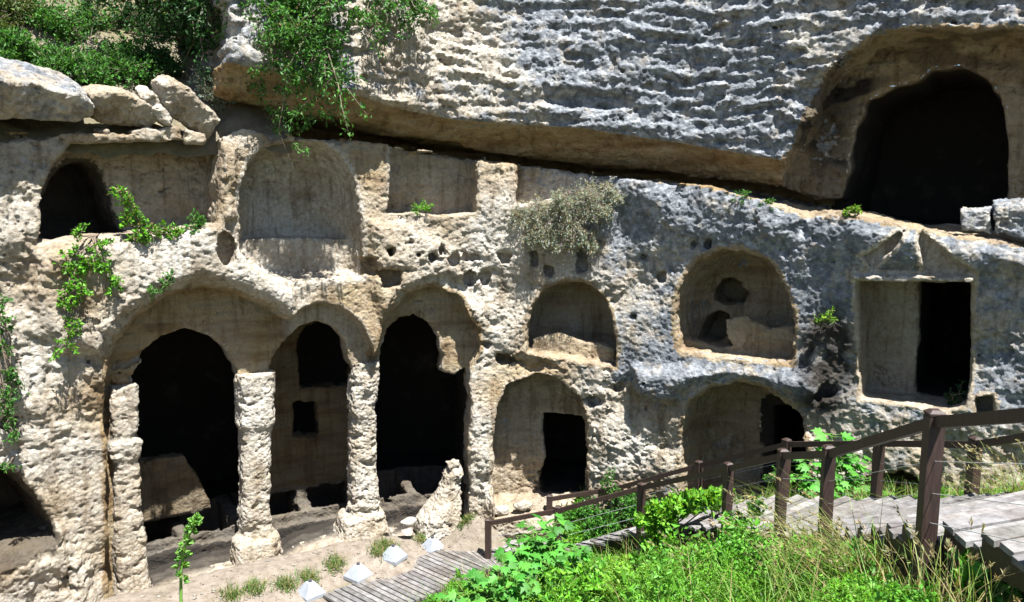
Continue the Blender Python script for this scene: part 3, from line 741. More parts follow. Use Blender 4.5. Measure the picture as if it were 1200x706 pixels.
GQ = np.stack([idx[:-1, :-1], idx[1:, :-1], idx[1:, 1:], idx[:-1, 1:]], -1).reshape(-1, 4)
def near_line(x, y):
    """signed: >0 on the wooded side (right/front of platform)"""
    return (x + 1.6) * 0.72 - (y - 15.0) * 0.69
soil = sst(-0.2, 0.7, near_line(GX.ravel(), GY.ravel()))
soil = np.maximum(soil, 0.55 * sst(0.15, 0.5, vn(np.stack([GX.ravel(), GY.ravel(), 0 * GX.ravel()], 1), 1.3, 4)))
soil = np.where(facade_w(GX.ravel(), GY.ravel()) > -1.0, soil * 0.35, soil)
tag(make_mesh('ground', np.stack([GX.ravel(), GY.ravel(), GZ], 1), GQ, GROUND, attr=np.stack([soil, 0 * soil, 0 * soil], 1)), kind='structure')
# hillside above the left storey
hs = np.arange(S0, P(330, 60, 1)[0][0], 0.1); hw = np.arange(0.25, 7.5, 0.1)
HS, HW = np.meshgrid(hs, hw, indexing='ij')
hp = np.stack([HS.ravel(), HW.ravel(), 0 * HS.ravel()], 1)
hzl = np.interp(hp[:, 0], sA, ztop)
hp[:, 2] = hzl + 0.02 + 0.95 * np.maximum(hp[:, 1] - 0.75, 0) + 0.28 * sst(0.2, 0.8, hp[:, 1]) + 0.16 * vn(hp, 1.6, 4) + 0.09 * vn(hp, 3.7, 8) + 0.04 * vn(hp, 9, 2) - 0.4 * sst(0.45, 0.2, hp[:, 1])
idx = np.arange(HS.size).reshape(HS.shape)
HQ = np.stack([idx[:-1, :-1], idx[1:, :-1], idx[1:, 1:], idx[:-1, 1:]], -1).reshape(-1, 4)
tag(make_mesh('hillside', warp(hp), HQ, GROUND, attr=np.stack([(0.72 + 0.5 * vn(hp, 1.1, 6)).clip(0, 1), 0 * hp[:, 0], 0 * hp[:, 0]], 1)), kind='structure')
def hill(px, py):
    """point on the hillside seen at a pixel"""
    for w in np.arange(0.3, 7, 0.05):
        s, z = P(px, py, w)
        zz = np.interp(s[0], sA, ztop) + 0.30 + 0.95 * max(w - 0.75, 0)
        if z[0] < zz: break
    return warp(np.array([[s[0], w, z[0]]]))[0]

# ================================================================== LOOSE ROCKS
def rock_poly(name, poly, w0, w1, label, cat, seed, slope=None, ref=None, under=0.0, rough=0.8, och=0.1, lich=0.2, group=None, k=0.12):
    ref = w0 if ref is None else ref
    pts_ = PP(poly, ref)
    zmax = pts_[:, 1].max()
    def fn(s, w, z):
        zc = z if slope is None else z - slope * np.maximum(w - w0, 0)
        d = poly_sd(pts_, s, zc).astype(float)
        d = d + 0.06 * vn(np.stack([s, w, z], 1), 2.3, seed)
        return smax(smax(d, w0 + under * (zmax - z) - w, k), w - w1, k)
    ex = (slope or 0) * (w1 - w0) + 0.15
    o = sdf_part(name, fn, pts_[:, 0].min() - .15, pts_[:, 0].max() + .15, w0 - .15, w1 + .15, pts_[:, 1].min() - .15, zmax + ex, 0.035, rough, None, och, lich, 0, seed, True)
    return tag(o, label, cat, group)
rock_poly('boulder', [(-90, 70), (0, 92), (60, 104), (100, 116), (119, 128), (118, 146), (98, 160), (50, 156), (0, 154), (-90, 150)], -0.85, 1.1, 'huge tilted grey slab jutting over the left upper recess', 'boulder', 11, slope=0.33, under=0.85, lich=0.72, och=0.25, rough=0.9)
rock_poly('boulder', [(106, 112), (120, 106), (150, 110), (178, 122), (188, 142), (182, 156), (150, 154), (118, 146)], -0.35, 0.6, 'pale flat-faced boulder right beside the tilted grey slab', 'boulder', 12, slope=0.22, under=0.7, och=0.45, lich=0.35)
rock_poly('boulder', [(167, 112), (180, 108), (196, 128), (206, 142), (200, 152), (190, 146)], -0.2, 0.4, 'narrow leaning stone between the two pale ledge boulders', 'boulder', 13, slope=0.3, lich=0.05)
rock_poly('boulder', [(187, 98), (203, 92), (222, 102), (240, 122), (262, 136), (268, 146), (252, 166), (238, 160), (206, 140), (192, 122)], -0.4, 0.45, 'rough cream boulder with a pitted right end below the grey-leaved shrub', 'boulder', 14, slope=0.2, under=0.6, och=0.35, lich=0.3)
for k_, (pg, lab) in enumerate([([(152, 152), (175, 148), (190, 155), (188, 166), (156, 165)], 'small wedge stone tucked under the pale ledge boulders at left'),
                                 ([(186, 152), (212, 148), (216, 165), (188, 166)], 'small square stone wedged under the leaning stone'),
                                 ([(218, 152), (238, 158), (240, 168), (219, 168)], 'small dark stone under the pitted cream boulder'),
                                 ([(116, 150), (130, 148), (132, 162), (117, 162)], 'small rounded stone under the right end of the tilted slab')]):
    rock_poly('stone', pg, -0.1, 0.35, lab, 'stone', 20 + k_, rough=0.5, och=0.4, group='stones wedged under the ledge boulders', k=0.06)
rock_poly('stone_block', [(1124, 246), (1162, 244), (1163, 276), (1127, 270)], 0.0, 0.5, 'squared stone block on the ledge below the great cave', 'stone block', 31, slope=0.1, rough=0.6, lich=0.9, och=0.2, k=0.06)
rock_poly('stone_block', [(1163, 245), (1230, 240), (1240, 292), (1164, 278)], -0.1, 0.6, 'larger layered grey stone block beside the squared ledge block', 'stone block', 32, slope=0.15, rough=1.0, lich=0.95, k=0.06)
# rubble along the base
for k_, (px, py, r, lab) in enumerate([(585, 598, 0.17, 'cream rubble stone at the foot of the right arcade pier'), (612, 592, 0.14, 'cream rubble stone before the arched door recess'), (480, 612, 0.12, 'low stone in the sill of the right arch opening'),
                                  (330, 680, 0.14, 'flat pale stone at the foot of the square column'), (395, 668, 0.13, 'flat pale stone left of the flared column base')]):
    c = P(px, py, -0.15); c = (c[0][0], -0.15, c[1][0])
    def fn(s, w, z, c=c, r=r): return np.sqrt(((s - c[0]) / 1.5) ** 2 + (w - c[1]) ** 2 + ((z - c[2]) / 0.75) ** 2) - r
    o = sdf_part('stone', fn, c[0] - r * 2, c[0] + r * 2, c[1] - r * 1.5, c[1] + r * 1.5, c[2] - r * 1.4, c[2] + r * 1.4, 0.03, 0.7, None, 0.1, 0.0, 0, 40 + k_, True)
    tag(o, lab, 'stone', 'stones at the foot of the facade')

# ================================================================== BOARDWALK, STAIRS, RAILS
def planks(quad, n, gap, th, zs=None, jit=0.02):
    """quad: a0,a1 (start edge, near/far), b0,b1 (end edge); n planks across the walking direction"""
    a0, a1, b0, b1 = [np.array(p, float) for p in quad]; mb = MB(); T = []
    for i in range(n):
        t0 = (i + gap / 2) / n; t1 = (i + 1 - gap / 2) / n
        e0, e1 = random.uniform(-jit, jit), random.uniform(-jit, jit); dz = random.uniform(-0.004, 0.004)
        p = [a0 + (b0 - a0) * t0, a0 + (b0 - a0) * t1, a1 + (b1 - a1) * t1, a1 + (b1 - a1) * t0]
        d = (p[3] - p[0]) / np.linalg.norm(p[3] - p[0])
        p = [p[0] + d * e0, p[1] + d * e0, p[2] + d * e1, p[3] + d * e1]
        p = [q + np.array([0, 0, dz]) for q in p]
        lo = [q - np.array([0, 0, th]) for q in p]
        mb.hexa(lo + p); c = random.uniform(0.6, 1.15)
        T += [(c, c * random.uniform(0.97, 1.0), c * random.uniform(0.93, 1.0))] * 8
    return mb, np.array(T)
bw = tag(empty('boardwalk', (-1.8, 14.6, -0.25)), 'weathered grey plank boardwalk on the sandy path in front of the arcade', 'boardwalk')
dz_ = -0.25
B1, B2 = (-1.52, 15.60, dz_), (-0.5, 14.72, dz_)
A1, A2 = (-3.45, 13.70, dz_), (-2.43, 12.82, dz_)
def orient(mb):
    return mb
mb, T = planks((A2, A1, B2, B1), 22, 0.22, 0.05); mb.build('deck_panel', PLANK, bw, (-1.8, 14.6, -0.25), attr=T)
C1, C2 = (0.62, 16.15, dz_), (-0.02, 14.85, dz_)
M1 = (-0.5, 16.45, dz_)
mb, T = planks(((-0.49, 14.74, dz_), (-1.50, 15.62, dz_), C2, (-0.42, 16.5, dz_)), 12, 0.14, 0.05); mb.build('deck_panel', PLANK, bw, (-1.8, 14.6, -0.25), attr=T)
mb, T = planks(((0.0, 14.86, dz_ + 0.004), (-0.38, 16.5, dz_ + 0.004), (0.85, 14.9, dz_ + 0.004), (1.5, 16.0, dz_ + 0.004)), 8, 0.12, 0.05); mb.build('deck_panel', PLANK, bw, (-1.8, 14.6, -0.25), attr=T)
mb = MB()
for a, b in ((A1, B1), (A2, B2), (B1, (-0.42, 16.5, dz_)), (B2, C2), (C2, (0.85, 14.9, dz_))):
    mb.beam((a[0], a[1], a[2] - 0.11), (b[0], b[1], b[2] - 0.11), 0.08, 0.1)
mb.build('joist', POSTM, bw, (-1.8, 14.6, -0.25))

NA, FA = np.array(NEAR), np.array(FAR)
def curve(A, z):
    return np.array([np.interp(z, A[1:, 2], A[1:, 0]), np.interp(z, A[1:, 2], A[1:, 1]), z])
stairs = tag(empty('staircase', (3.4, 11.0, 0)), 'curving open staircase of grey planks climbing right past the brown railings', 'staircase')
zs_ = np.arange(0.0, 5.9, 0.157)
for k in range(len(zs_) - 1):
    z0, z1 = zs_[k], zs_[k + 1]
    a0, a1, b0, b1 = curve(NA, z0), curve(FA, z0), curve(NA, z1), curve(FA, z1)
    zt = z0 + 0.0
    for p in (a0, a1, b0, b1): p[2] = zt
    # overhang inward past the posts
    a0 = a0 + (a1 - a0) * 0.09; b0 = b0 + (b1 - b0) * 0.09
    e0 = b0 - a0; b0 = b0 + e0 * 0.08; b1 = b1 + (b1 - a1) * 0.08
    mb, T = planks((a0, a1, b0, b1), 3, 0.14, 0.045, jit=0.04)
    o = mb.build('tread', PLANK, stairs, (3.4, 11.0, 0), attr=T)
for A, sg in ((NA, 1), (FA, -1)):
    mb = MB(); pts_ = [curve(A, z) for z in np.arange(0.0, 5.8, 0.157)]
    C_ = FA if sg > 0 else NA
    for k in range(len(pts_) - 1):
        p, q = pts_[k], pts_[k + 1]; o_ = curve(C_, zs_[k])
        inn = (o_ - p); inn[2] = 0; inn /= np.linalg.norm(inn)
        a = p + inn * 0.27; b = q + inn * 0.27; a[2] = b[2] = p[2] - 0.12 
        b[2] = a[2]
        mb.beam(a, b, 0.06, 0.15)
        mb.beam(a + np.array([0, 0, -0.12]), b + np.array([0, 0, 0.157 - 0.12]), 0.055, 0.16)
    mb.build('stringer', POSTM, stairs, (3.4, 11.0, 0))

def post_mesh(base, top, wd, dirv, cap=False):
    mb = MB(); d = np.array([dirv[0], dirv[1], 0.0]); d /= np.linalg.norm(d); e = np.array([-d[1], d[0], 0.0])
    h = wd / 2
    def ring(z, r): return [np.array([base[0], base[1], z]) + (d * a + e * b) * r for a, b in ((-1, -1), (1, -1), (1, 1), (-1, 1))]
    zt = top
    rs = [ring(base[2], h), ring(zt - 0.05, h)] if not cap else [ring(zt - 0.05, h * 0.9)] + [ring(zt - 0.044, h * 0.9), ring(zt - 0.04, h * 1.03), ring(zt - 0.022, h * 1.03), ring(zt, h * 0.55)]
    V_ = np.array([p for r in rs for p in r]); F_ = []
    for i in range(len(rs) - 1):
        for j in range(4): F_.append((i * 4 + j, i * 4 + (j + 1) % 4, i * 4 + 4 + (j + 1) % 4, i * 4 + 4 + j))
    n = len(V_) - 4; F_.append((n, n + 1, n + 2, n + 3)); F_.append((3, 2, 1, 0))
    mb.add(V_, F_); return mb
def railing(posts, name, label, ext):
    org = (posts[0][0], posts[0][1], posts[0][2])
    r = tag(empty(name, org), label, 'railing', 'brown wooden railings of the staircase')
    n = len(posts)
    for i, (x, y, zb, zt, drop) in enumerate(posts):
        j = min(i + 1, n - 1); k = max(i - 1, 0)
        d = (posts[j][0] - posts[k][0], posts[j][1] - posts[k][1])
        po = post_mesh((x, y, zb - drop), zt, 0.115, d).build('post', POSTM, r, org)
        post_mesh((x, y, zb - drop), zt, 0.115, d, True).build('cap', POSTM, po, org)
    P_ = [np.array([p[0], p[1], p[3] - 0.10]) for p in posts] + ext
    for i in range(len(P_) - 1):
        a, b = P_[i], P_[i + 1]; d = (b - a) / np.linalg.norm(b - a)
        mb = MB(); mb.beam(a + d * 0.05, b - d * 0.05, 0.055, 0.085); mb.build('rail', POSTM, r, org)
        mb = MB()
        for dz in (0.3, 0.55, 0.78): mb.tube([a + d * 0.04 - np.array([0, 0, dz]), b - d * 0.04 - np.array([0, 0, dz])], 0.003, 4)
        mb.build('cable', METAL, r, org)
def pix_post(px, ytop, Y, zb, drop=0.5):
    p = at(px, ytop, Y); return (p[0], p[1], zb, p[2], drop)
near = [pix_post(572, 608, 15.2, -0.25), pix_post(654, 593, 14.98, 0.0), pix_post(752, 566, 14.15, 0.82), pix_post(854, 542, 11.5, 2.05), pix_post(918, 526, 9.95, 2.65), pix_post(972, 522, 8.2, 3.3), pix_post(1096, 480, 5.8, 4.32, 0.7)]
p = near[-1]; ext = [at(1240, 484, 4.3)]
railing(near, 'railing', 'brown timber railing on the near side of the staircase, tallest post at right', ext)
far = [pix_post(644, 580, 16.2, -0.25), pix_post(723, 567, 15.9, 0.05), pix_post(819, 540, 14.5, 1.0), pix_post(922, 514, 12.7, 2.05), pix_post(1031, 512, 11.1, 2.65), pix_post(1144, 512, 9.4, 3.3)]
railing(far, 'railing', 'brown timber railing on the cliff side of the staircase', [at(1230, 508, 8.0)])

# ================================================================== LAMPS
def spotlight(px, py, label, rot):
    g = None
    z = -0.32
    for _ in range(4):
        r = ray(px, py); k = (z - EYE) / r[2]; x, y = float(r[0] * k), float(r[1] * k); z = float(zg(x, y)[0])
    t = tag(empty('ground_light', (x, y, z)), label, 'ground light', 'white ground lights along the path')
    c, s_ = math.cos(rot), math.sin(rot)
    def ring(z_, a): return [(x + a * (c * u - s_ * v), y + a * (s_ * u + c * v), z + z_) for u, v in ((-1, -1), (1, -1), (1, 1), (-1, 1))]
    mb = MB(); R_ = ring(-0.05, 0.20) + ring(0.015, 0.20) + ring(0.21, 0.07) + ring(0.221, 0.055)
    F_ = []
    for i in range(3):
        for j in range(4): F_.append((i * 4 + j, i * 4 + (j + 1) % 4, i * 4 + 4 + (j + 1) % 4, i * 4 + 4 + j))
    F_.append((12, 13, 14, 15)); mb.add(R_, F_); mb.build('cover', WHITE, t, (x, y, z))
    mb = MB(); mb.tube([(x, y, z + 0.215), (x, y, z + 0.26), (x, y, z + 0.262)], [0.035, 0.03, 0.001], 8); mb.build('knob', DARKM, t, (x, y, z))
    mb = MB()
    p0 = np.array(R_[6]) * 0.5 + np.array(R_[7]) * 0.5
    for a, b in ((0, 1),):
        m0 = (np.array(R_[4]) + np.array(R_[5])) / 2; m1 = (np.array(R_[8]) + np.array(R_[9])) / 2
        mb.beam(m0 + np.array([0, 0, 0.006]), m1 + np.array([0, 0, 0.006]), 0.018, 0.008, up=(0.1, -0.7, 0.7))
    mb.build('seam_strip', METAL, t, (x, y, z))
for k_, (px, py, lab) in enumerate([(371, 700, 'white pyramid ground light nearest the camera, cut by the lower picture edge'), (427, 676, 'white pyramid ground light just left of the wider-spaced planks, second from the nearest'),
                                    (468, 657, 'white pyramid ground light in the middle of the row of five, by a grass tuft'), (514, 643, 'white pyramid ground light second from the far end of the row'), (553, 624, 'white pyramid ground light farthest along the path, beside the first rail post')]):
    spotlight(px - 7, py - 5, lab, math.radians(44 + (k_ % 3) * 9))

# pebbles and chips strewn on the path (too many to count)
def pebbles():
    rng = np.random.RandomState(77); vs_, fs_ = [], []; n = 0
    oc = np.array([(1, 0, 0), (0, 1, 0), (-1, 0, 0), (0, -1, 0), (0, 0, 1), (0, 0, -1), (.7, .7, .4), (-.7, .6, .45), (.6, -.7, .45), (-.65, -.65, .4)], float)
    of = np.array([(0, 6, 4), (6, 1, 4), (1, 7, 4), (7, 2, 4), (2, 9, 4), (9, 3, 4), (3, 8, 4), (8, 0, 4), (0, 1, 6), (1, 2, 7), (2, 3, 9), (3, 0, 8), (1, 0, 5), (2, 1, 5), (3, 2, 5), (0, 3, 5)])
    while n < 900 * 10:
        sx = rng.uniform(P(110, 600)[0][0], P(700, 600)[0][0]); w = -rng.rand() ** 1.4 * 2.4 - 0.05
        p = warp(np.array([[sx, w, 0]]))[0]
        if near_line(p[0], p[1]) > 0.3: continue
        r = 0.010 + 0.035 * rng.rand() ** 5
        z = float(zg(p[0], p[1])[0])
        v = oc * (1 + 0.3 * rng.randn(10, 1)) * r * np.array([1.2, 1, 0.65]); a = rng.rand() * 6.28
        v = np.stack([v[:, 0] * math.cos(a) - v[:, 1] * math.sin(a), v[:, 0] * math.sin(a) + v[:, 1] * math.cos(a), v[:, 2]], 1)
        vs_.append(v + np.array([p[0], p[1], z + r * 0.2])); fs_.append(of + n); n += 10
    V_ = np.concatenate(vs_)
    tag(make_mesh('pebbles', V_, np.concatenate(fs_), ROCK, False, attr=np.stack([0.2 + 0 * V_[:, 0], 0.35 + 0 * V_[:, 0], 0.3 + 0.4 * vn(V_, 4.0)], 1)), kind='stuff')
pebbles()
# ================================================================== PLANTS
def leaf_quads(C, D, L, W, fold=0.25, rng=RNG):
    """C base points, D unit directions, L,W arrays"""
    n = len(C); r = rng.randn(n, 3); Sd = np.cross(D, r); Sd /= np.linalg.norm(Sd, axis=1, keepdims=True) + 1e-9
    U = np.cross(Sd, D)
    L = np.broadcast_to(L, (n,))[:, None]; W = np.broadcast_to(W, (n,))[:, None]
    b = C; t = C + D * L - U * L * 0.1; m = C + D * L * 0.45
    l = m + Sd * W * 0.5 + U * W * fold; rr = m - Sd * W * 0.5 + U * W * fold
    V_ = np.stack([b, l, t, rr], 1).reshape(-1, 3)
    k = np.arange(n)[:, None] * 4
    F3 = np.concatenate([k + np.array([[0, 3, 2]]), k + np.array([[0, 2, 1]])])
    return V_, F3
def unit(a): return a / (np.linalg.norm(a, axis=1, keepdims=True) + 1e-9)
def leafcol(n, c, var=0.25, rng=RNG, per=4, dry=0.0):
    c = np.array(c)[None] * (1 + var * rng.randn(n, 1)).clip(0.4, 1.7)
    c = c * (1 + 0.10 * rng.randn(n, 3)).clip(0.6, 1.4)
    if dry:
        m = rng.rand(n) < dry; c[m] = np.array([0.30, 0.24, 0.11]) * (0.7 + 0.6 * rng.rand(m.sum(), 1))
    return np.repeat(c.clip(0.004, 0.8), per, 0)
G_BRIGHT = (0.11, 0.30, 0.02); G_MID = (0.062, 0.175, 0.028); G_DARK = (0.028, 0.085, 0.020); G_GREY = (0.34, 0.37, 0.30); G_YEL = (0.13, 0.25, 0.02)
def shrub(name, base, clumps, n, leaf, label, cat, col=G_MID, var=0.3, group=None, stems=True, droop=0.0, asp=0.5, dry=0.0, stemmat=None, seed=0, twigs=0):
    """clumps: list of (centre xyz, radius xyz); leaves sit on twigs radiating in each clump"""
    rng = np.random.RandomState(100 + seed); base = np.array(base, float)
    t = tag(empty(name, base), label, cat, group)
    C, D, Ls = [], [], []; mb = MB()
    tot = sum(np.prod(np.atleast_1d(r) * np.ones(3)) ** (2 / 3) for c, r in clumps)
    for c, r in clumps:
        c = np.array(c, float); r = np.atleast_1d(r) * np.ones(3)
        m = max(8, int(n * np.prod(r) ** (2 / 3) / tot)); nt = max(5, m // 14)
        # twig tips with uneven reach
        tip = unit(rng.randn(nt, 3)) * (0.35 + 0.75 * rng.rand(nt, 1) ** 0.6) * r + c
        tip[:, 2] -= droop * rng.rand(nt) * r[2]
        root = c + (rng.randn(nt, 3) * 0.25 - np.array([0, 0, 0.35])) * r
        k = rng.randint(0, nt, m); u = (0.25 + 0.78 * rng.rand(m, 1))
        p = root[k] + (tip[k] - root[k]) * u; p[:, 2] -= droop * 0.3 * (u[:, 0] ** 2) * r[2]
        d = unit(unit(tip[k] - root[k]) * 0.6 + rng.randn(m, 3) * 0.75 + np.array([0, 0, 0.15 - droop * 0.5]))
        C.append(p + rng.randn(m, 3) * leaf * 0.25); D.append(d); Ls.append(leaf * (0.55 + 0.8 * rng.rand(m)))
        if stems:
            mid = (base + c) / 2 + rng.randn(3) * 0.06
            mb.tube([base, mid, root.mean(0)], [0.02, 0.015, 0.009], 5)
            for q in range(0, nt, 1 if nt < 40 else 2): mb.tube([root[q], (root[q] + tip[q]) / 2 + rng.randn(3) * 0.02, tip[q]], [0.006, 0.004, 0.0015], 3)
    C, D, Ls = np.concatenate(C), np.concatenate(D), np.concatenate(Ls)
    V_, F3 = leaf_quads(C, D, Ls, Ls * asp, rng=rng)
    make_mesh('foliage', V_, F3, LEAF, False, leafcol(len(C), col, var, rng, dry=dry), t, base)
    if stems: mb.build('stem', stemmat or STEM, t, base)
    return t

def on_facade(px, py, w): return PW(px, py, w)
# --- hillside shrubs
hsh = [((10, 25), [(5, 15, 0.45), (30, 12, 0.4), (0, 38, 0.3)], (0.085, 0.13, 0.03), 'yellowish dry shrub in the upper left corner of the slope'),
       ((20, 60), [(20, 55, 0.35), (8, 70, 0.2)], G_MID, 'small bright shrub at the far left edge above the tilted slab'),
       ((75, 35), [(60, 22, 0.5), (85, 35, 0.4), (110, 18, 0.45)], G_MID, 'loose green shrub highest at left on the dry slope'),
       ((90, 95), [(72, 72, 0.42), (95, 85, 0.42), (60, 90, 0.3)], G_MID, 'bushy green shrub rising behind the left tilted slab'),
       ((150, 95), [(130, 75, 0.5), (160, 85, 0.45), (150, 60, 0.42), (118, 92, 0.35)], G_MID, 'dense green shrub directly behind the pale flat boulder'),
       ((175, 50), [(160, 18, 0.55), (185, 35, 0.5), (200, 10, 0.6)], G_DARK, 'dark shrub on the slope above the dense green shrub'),
       ((225, 55), [(215, 25, 0.55), (235, 50, 0.4), (245, 10, 0.55)], G_DARK, 'dark shrub growing against the left end of the upper cliff'),
       ((190, 90), [(185, 70, 0.3), (200, 80, 0.25)], G_DARK, 'low dark shrub between the dense shrub and the pitted boulder')]
for k_, (b, cl, col, lab) in enumerate(hsh):
    base = hill(*b); cs = []
    for (px, py, r) in cl:
        h_ = hill(px, py + 8); cs.append((h_ + np.array([0, -0.1, 0.12]), (r * 1.2, r * 1.1, r * 0.85)))
    shrub('shrub', base, cs, 5200, 0.075, lab, 'shrub', col, 0.35, 'shrubs on the slope above the tombs', seed=k_)
b = hill(250, 128); Yb = b[1]
shrub('shrub', b, [(at(240, 92, Yb - 0.3), 0.30), (at(255, 110, Yb - 0.4), 0.34), (at(272, 98, Yb - 0.4), 0.28)], 2600, 0.06, 'silvery grey-leaved shrub beside the pitted cream boulder', 'shrub', (0.15, 0.20, 0.16), 0.25, seed=21, asp=0.35)
# tree leaning out over the upper cliff
def branchy(name, root, tips, label, cat, leaf, col, n, seed, rad=0.05, droop=0.5, clump=0.38):
    rng = np.random.RandomState(500 + seed); root = np.array(root, float)
    t = tag(empty(name, root), label, cat); mb = MB(); C, D = [], []
    for tp in tips:
        tp = np.array(tp, float)
        m1 = root * 0.6 + tp * 0.4 + np.array([0, -0.1, 0.25]) + rng.randn(3) * 0.1; m2 = root * 0.25 + tp * 0.75 + np.array([0, -0.1, 0.15]) + rng.randn(3) * 0.1
        mb.tube([root, m1, m2, tp], [rad, rad * 0.6, rad * 0.35, 0.004], 6)
        for q in range(n // len(tips) // 45):
            u = rng.rand() * 0.75 + 0.3; p0 = m1 + (tp - m1) * u
            e = p0 + rng.randn(3) * np.array([clump, clump * 0.7, clump * 0.8]); e[2] -= droop * abs(rng.randn()) * 0.4
            mb.tube([p0, (p0 + e) / 2 + rng.randn(3) * 0.03, e], [0.009, 0.006, 0.002], 3)
            k = rng.rand(45, 1) * 0.9 + 0.15
            C.append(p0 + (e - p0) * k + rng.randn(45, 3) * 0.05); D.append(unit(unit((e - p0)[None]) * 0.5 + rng.randn(45, 3) * 0.7 - np.array([0, 0, 0.25])))
    C, D = np.concatenate(C), np.concatenate(D); Ls = leaf * (0.6 + 0.7 * rng.rand(len(C)))
    V_, F3 = leaf_quads(C, D, Ls, Ls * 0.5, rng=rng)
    make_mesh('crown', V_, F3, LEAF, False, leafcol(len(C), col, 0.35, rng, dry=0.01), t, root)
    mb.build('trunk', STEM, t, root)
    return t
Yt = PW(350, 60, -0.8)[1]
branchy('tree', PW(345, -40, 0.2), [at(290, 5, Yt), at(330, 40, Yt - 0.2), at(365, 70, Yt - 0.3), at(390, 30, Yt - 0.2), at(410, 15, Yt), at(350, 5, Yt - 0.1), at(395, 95, Yt - 0.2), at(372, 120, Yt - 0.1), at(270, 30, Yt + 0.2), at(320, 75, Yt - 0.1)],
        'small tree hanging down over the left end of the upper cliff', 'tree', 0.085, G_MID, 9500, 1)
branchy('tree', PW(440, -60, 0.2), [PW(430, 15, -0.9), PW(455, 25, -0.9), PW(490, 18, -0.9), PW(512, 40, -0.8), PW(470, 8, -0.9)], 'thin leafy branches reaching over the top of the bright cliff', 'tree', 0.08, G_MID, 1600, 2, 0.03, clump=0.25)
Yv = PW(340, 130, -0.5)[1]
branchy('hanging_vine', PW(336, 60, -0.6), [at(338, 140, Yv), at(345, 200, Yv - 0.1), at(300, 95, Yv), at(285, 92, Yv + 0.1), at(368, 145, Yv), at(318, 140, Yv)], 'thin vine hanging from the overhang in front of the apse', 'vine', 0.07, G_MID, 900, 3, 0.012, clump=0.16)
branchy('tree', PW(215, -60, 0.9), [at(180, -5, 15.0), at(215, 0, 14.9), at(250, 10, 14.6), at(150, 0, 15.0), at(235, 40, 14.9), at(205, 30, 15.2), at(120, -10, 15)], 'dark leafy tree at the top edge above the slope of shrubs', 'tree', 0.085, G_DARK, 7500, 4, 0.06)
# --- grey bush on the ledge and small facade plants
c = lambda px, py, w: PW(px, py, w)
shrub('shrub', c(665, 235, 0.2), [(c(630, 240, -0.15), 0.38), (c(660, 228, -0.2), 0.4), (c(692, 222, -0.2), 0.42), (c(640, 262, -0.2), 0.3), (c(672, 258, -0.25), 0.36), (c(705, 240, -0.2), 0.28), (c(712, 215, -0.1), 0.2), (c(608, 245, -0.1), 0.24), (c(690, 275, -0.2), 0.26), (c(655, 280, -0.2), 0.22), (c(722, 225, -0.15), 0.2), (c(625, 268, -0.2), 0.26)], 17000, 0.055,
      'large silvery grey shrub hanging from the ledge in the middle of the facade', 'shrub', G_GREY, 0.22, seed=31, droop=0.9, asp=0.28, dry=0.15)
small = [(495, 246, 0.05, 0.16, G_BRIGHT, 'small bright green plant in the square upper recess'), (868, 238, -0.1, 0.2, G_MID, 'small green plant on the ledge above the niche with the broken slab'),
         (895, 246, -0.1, 0.16, G_MID, 'thin plant on the ledge just left of the great cave'), (998, 250, -0.1, 0.1, G_YEL, 'tiny plant on the ledge before the great cave'),
         (968, 375, -0.18, 0.17, G_YEL, 'yellow-green fern above the black wet stain'), (1120, 468, 0.45, 0.26, G_DARK, 'dark plant in the square doorway under the pediment'),
         (910, 560, -0.1, 0.2, G_MID, 'weed in front of the dark inner door of the low cave')]
for k_, (px, py, w, r, col, lab) in enumerate(small):
    b = c(px, py + 8, w + 0.05)
    shrub('plant', b, [(c(px - 5, py, w), r * 0.8), (c(px + 5, py - 4, w - 0.03), r)], 260, 0.06, lab, 'plant', col, 0.3, 'small plants on the facade', seed=40 + k_)
# --- ivy on the left face
ivy1 = [(120, 282), (95, 300), (85, 320), (100, 310), (118, 305), (78, 345), (85, 365), (130, 315), (138, 330), (90, 290), (78, 330), (95, 335), (82, 385), (75, 400), (95, 270), (80, 300), (112, 292)]
shrub('ivy', c(115, 275, 0.1), [(c(px, py, -0.38), (0.2, 0.12, 0.2)) for px, py in ivy1], 1500, 0.06, 'bright green ivy trailing down the pale left rock face', 'ivy', G_BRIGHT, 0.35, seed=51, droop=0.8, asp=0.7)
ivy2 = [(150, 235), (155, 250), (165, 262), (180, 268), (195, 270), (148, 255), (170, 272), (205, 272), (140, 222), (160, 275)]
shrub('climber', c(170, 280, 0.0), [(c(px, py, -0.2), (0.17, 0.12, 0.16)) for px, py in ivy2], 1500, 0.06, 'wiry climber with dry stems on the sill of the left upper recess', 'climber', G_BRIGHT, 0.35, seed=52, droop=0.2, asp=0.6, dry=0.15)
shrub('plant', c(232, 268, 0.0), [(c(230, 262, -0.15), 0.2), (c(236, 256, -0.15), 0.14)], 300, 0.07, 'small fern left of the sunlit pillar beside the apse', 'plant', G_MID, 0.3, seed=53)
shrub('climber', c(195, 320, -0.2), [(c(190, 330, -0.42), 0.16), (c(178, 338, -0.42), 0.14), (c(200, 322, -0.4), 0.12)], 420, 0.055, 'small green tuft hanging over the left arch crown', 'climber', G_MID, 0.3, seed=54, droop=0.6)
ivy3 = [(6, 375), (4, 400), (8, 430), (12, 455), (8, 480), (20, 440), (2, 350), (14, 500), (5, 460)]
shrub('ivy', c(-10, 350, 0.0), [(c(px, py, -0.2), (0.16, 0.1, 0.2)) for px, py in ivy3], 900, 0.06, 'thin ivy strands at the left picture edge', 'ivy', G_MID, 0.35, seed=55, droop=0.8, asp=0.6)
shrub('plant', c(12, 548, -0.05), [(c(8, 545, -0.12), 0.14), (c(16, 548, -0.1), 0.1)], 140, 0.05, 'small weed over the low cave at the left edge', 'plant', G_MID, 0.3, seed=56)

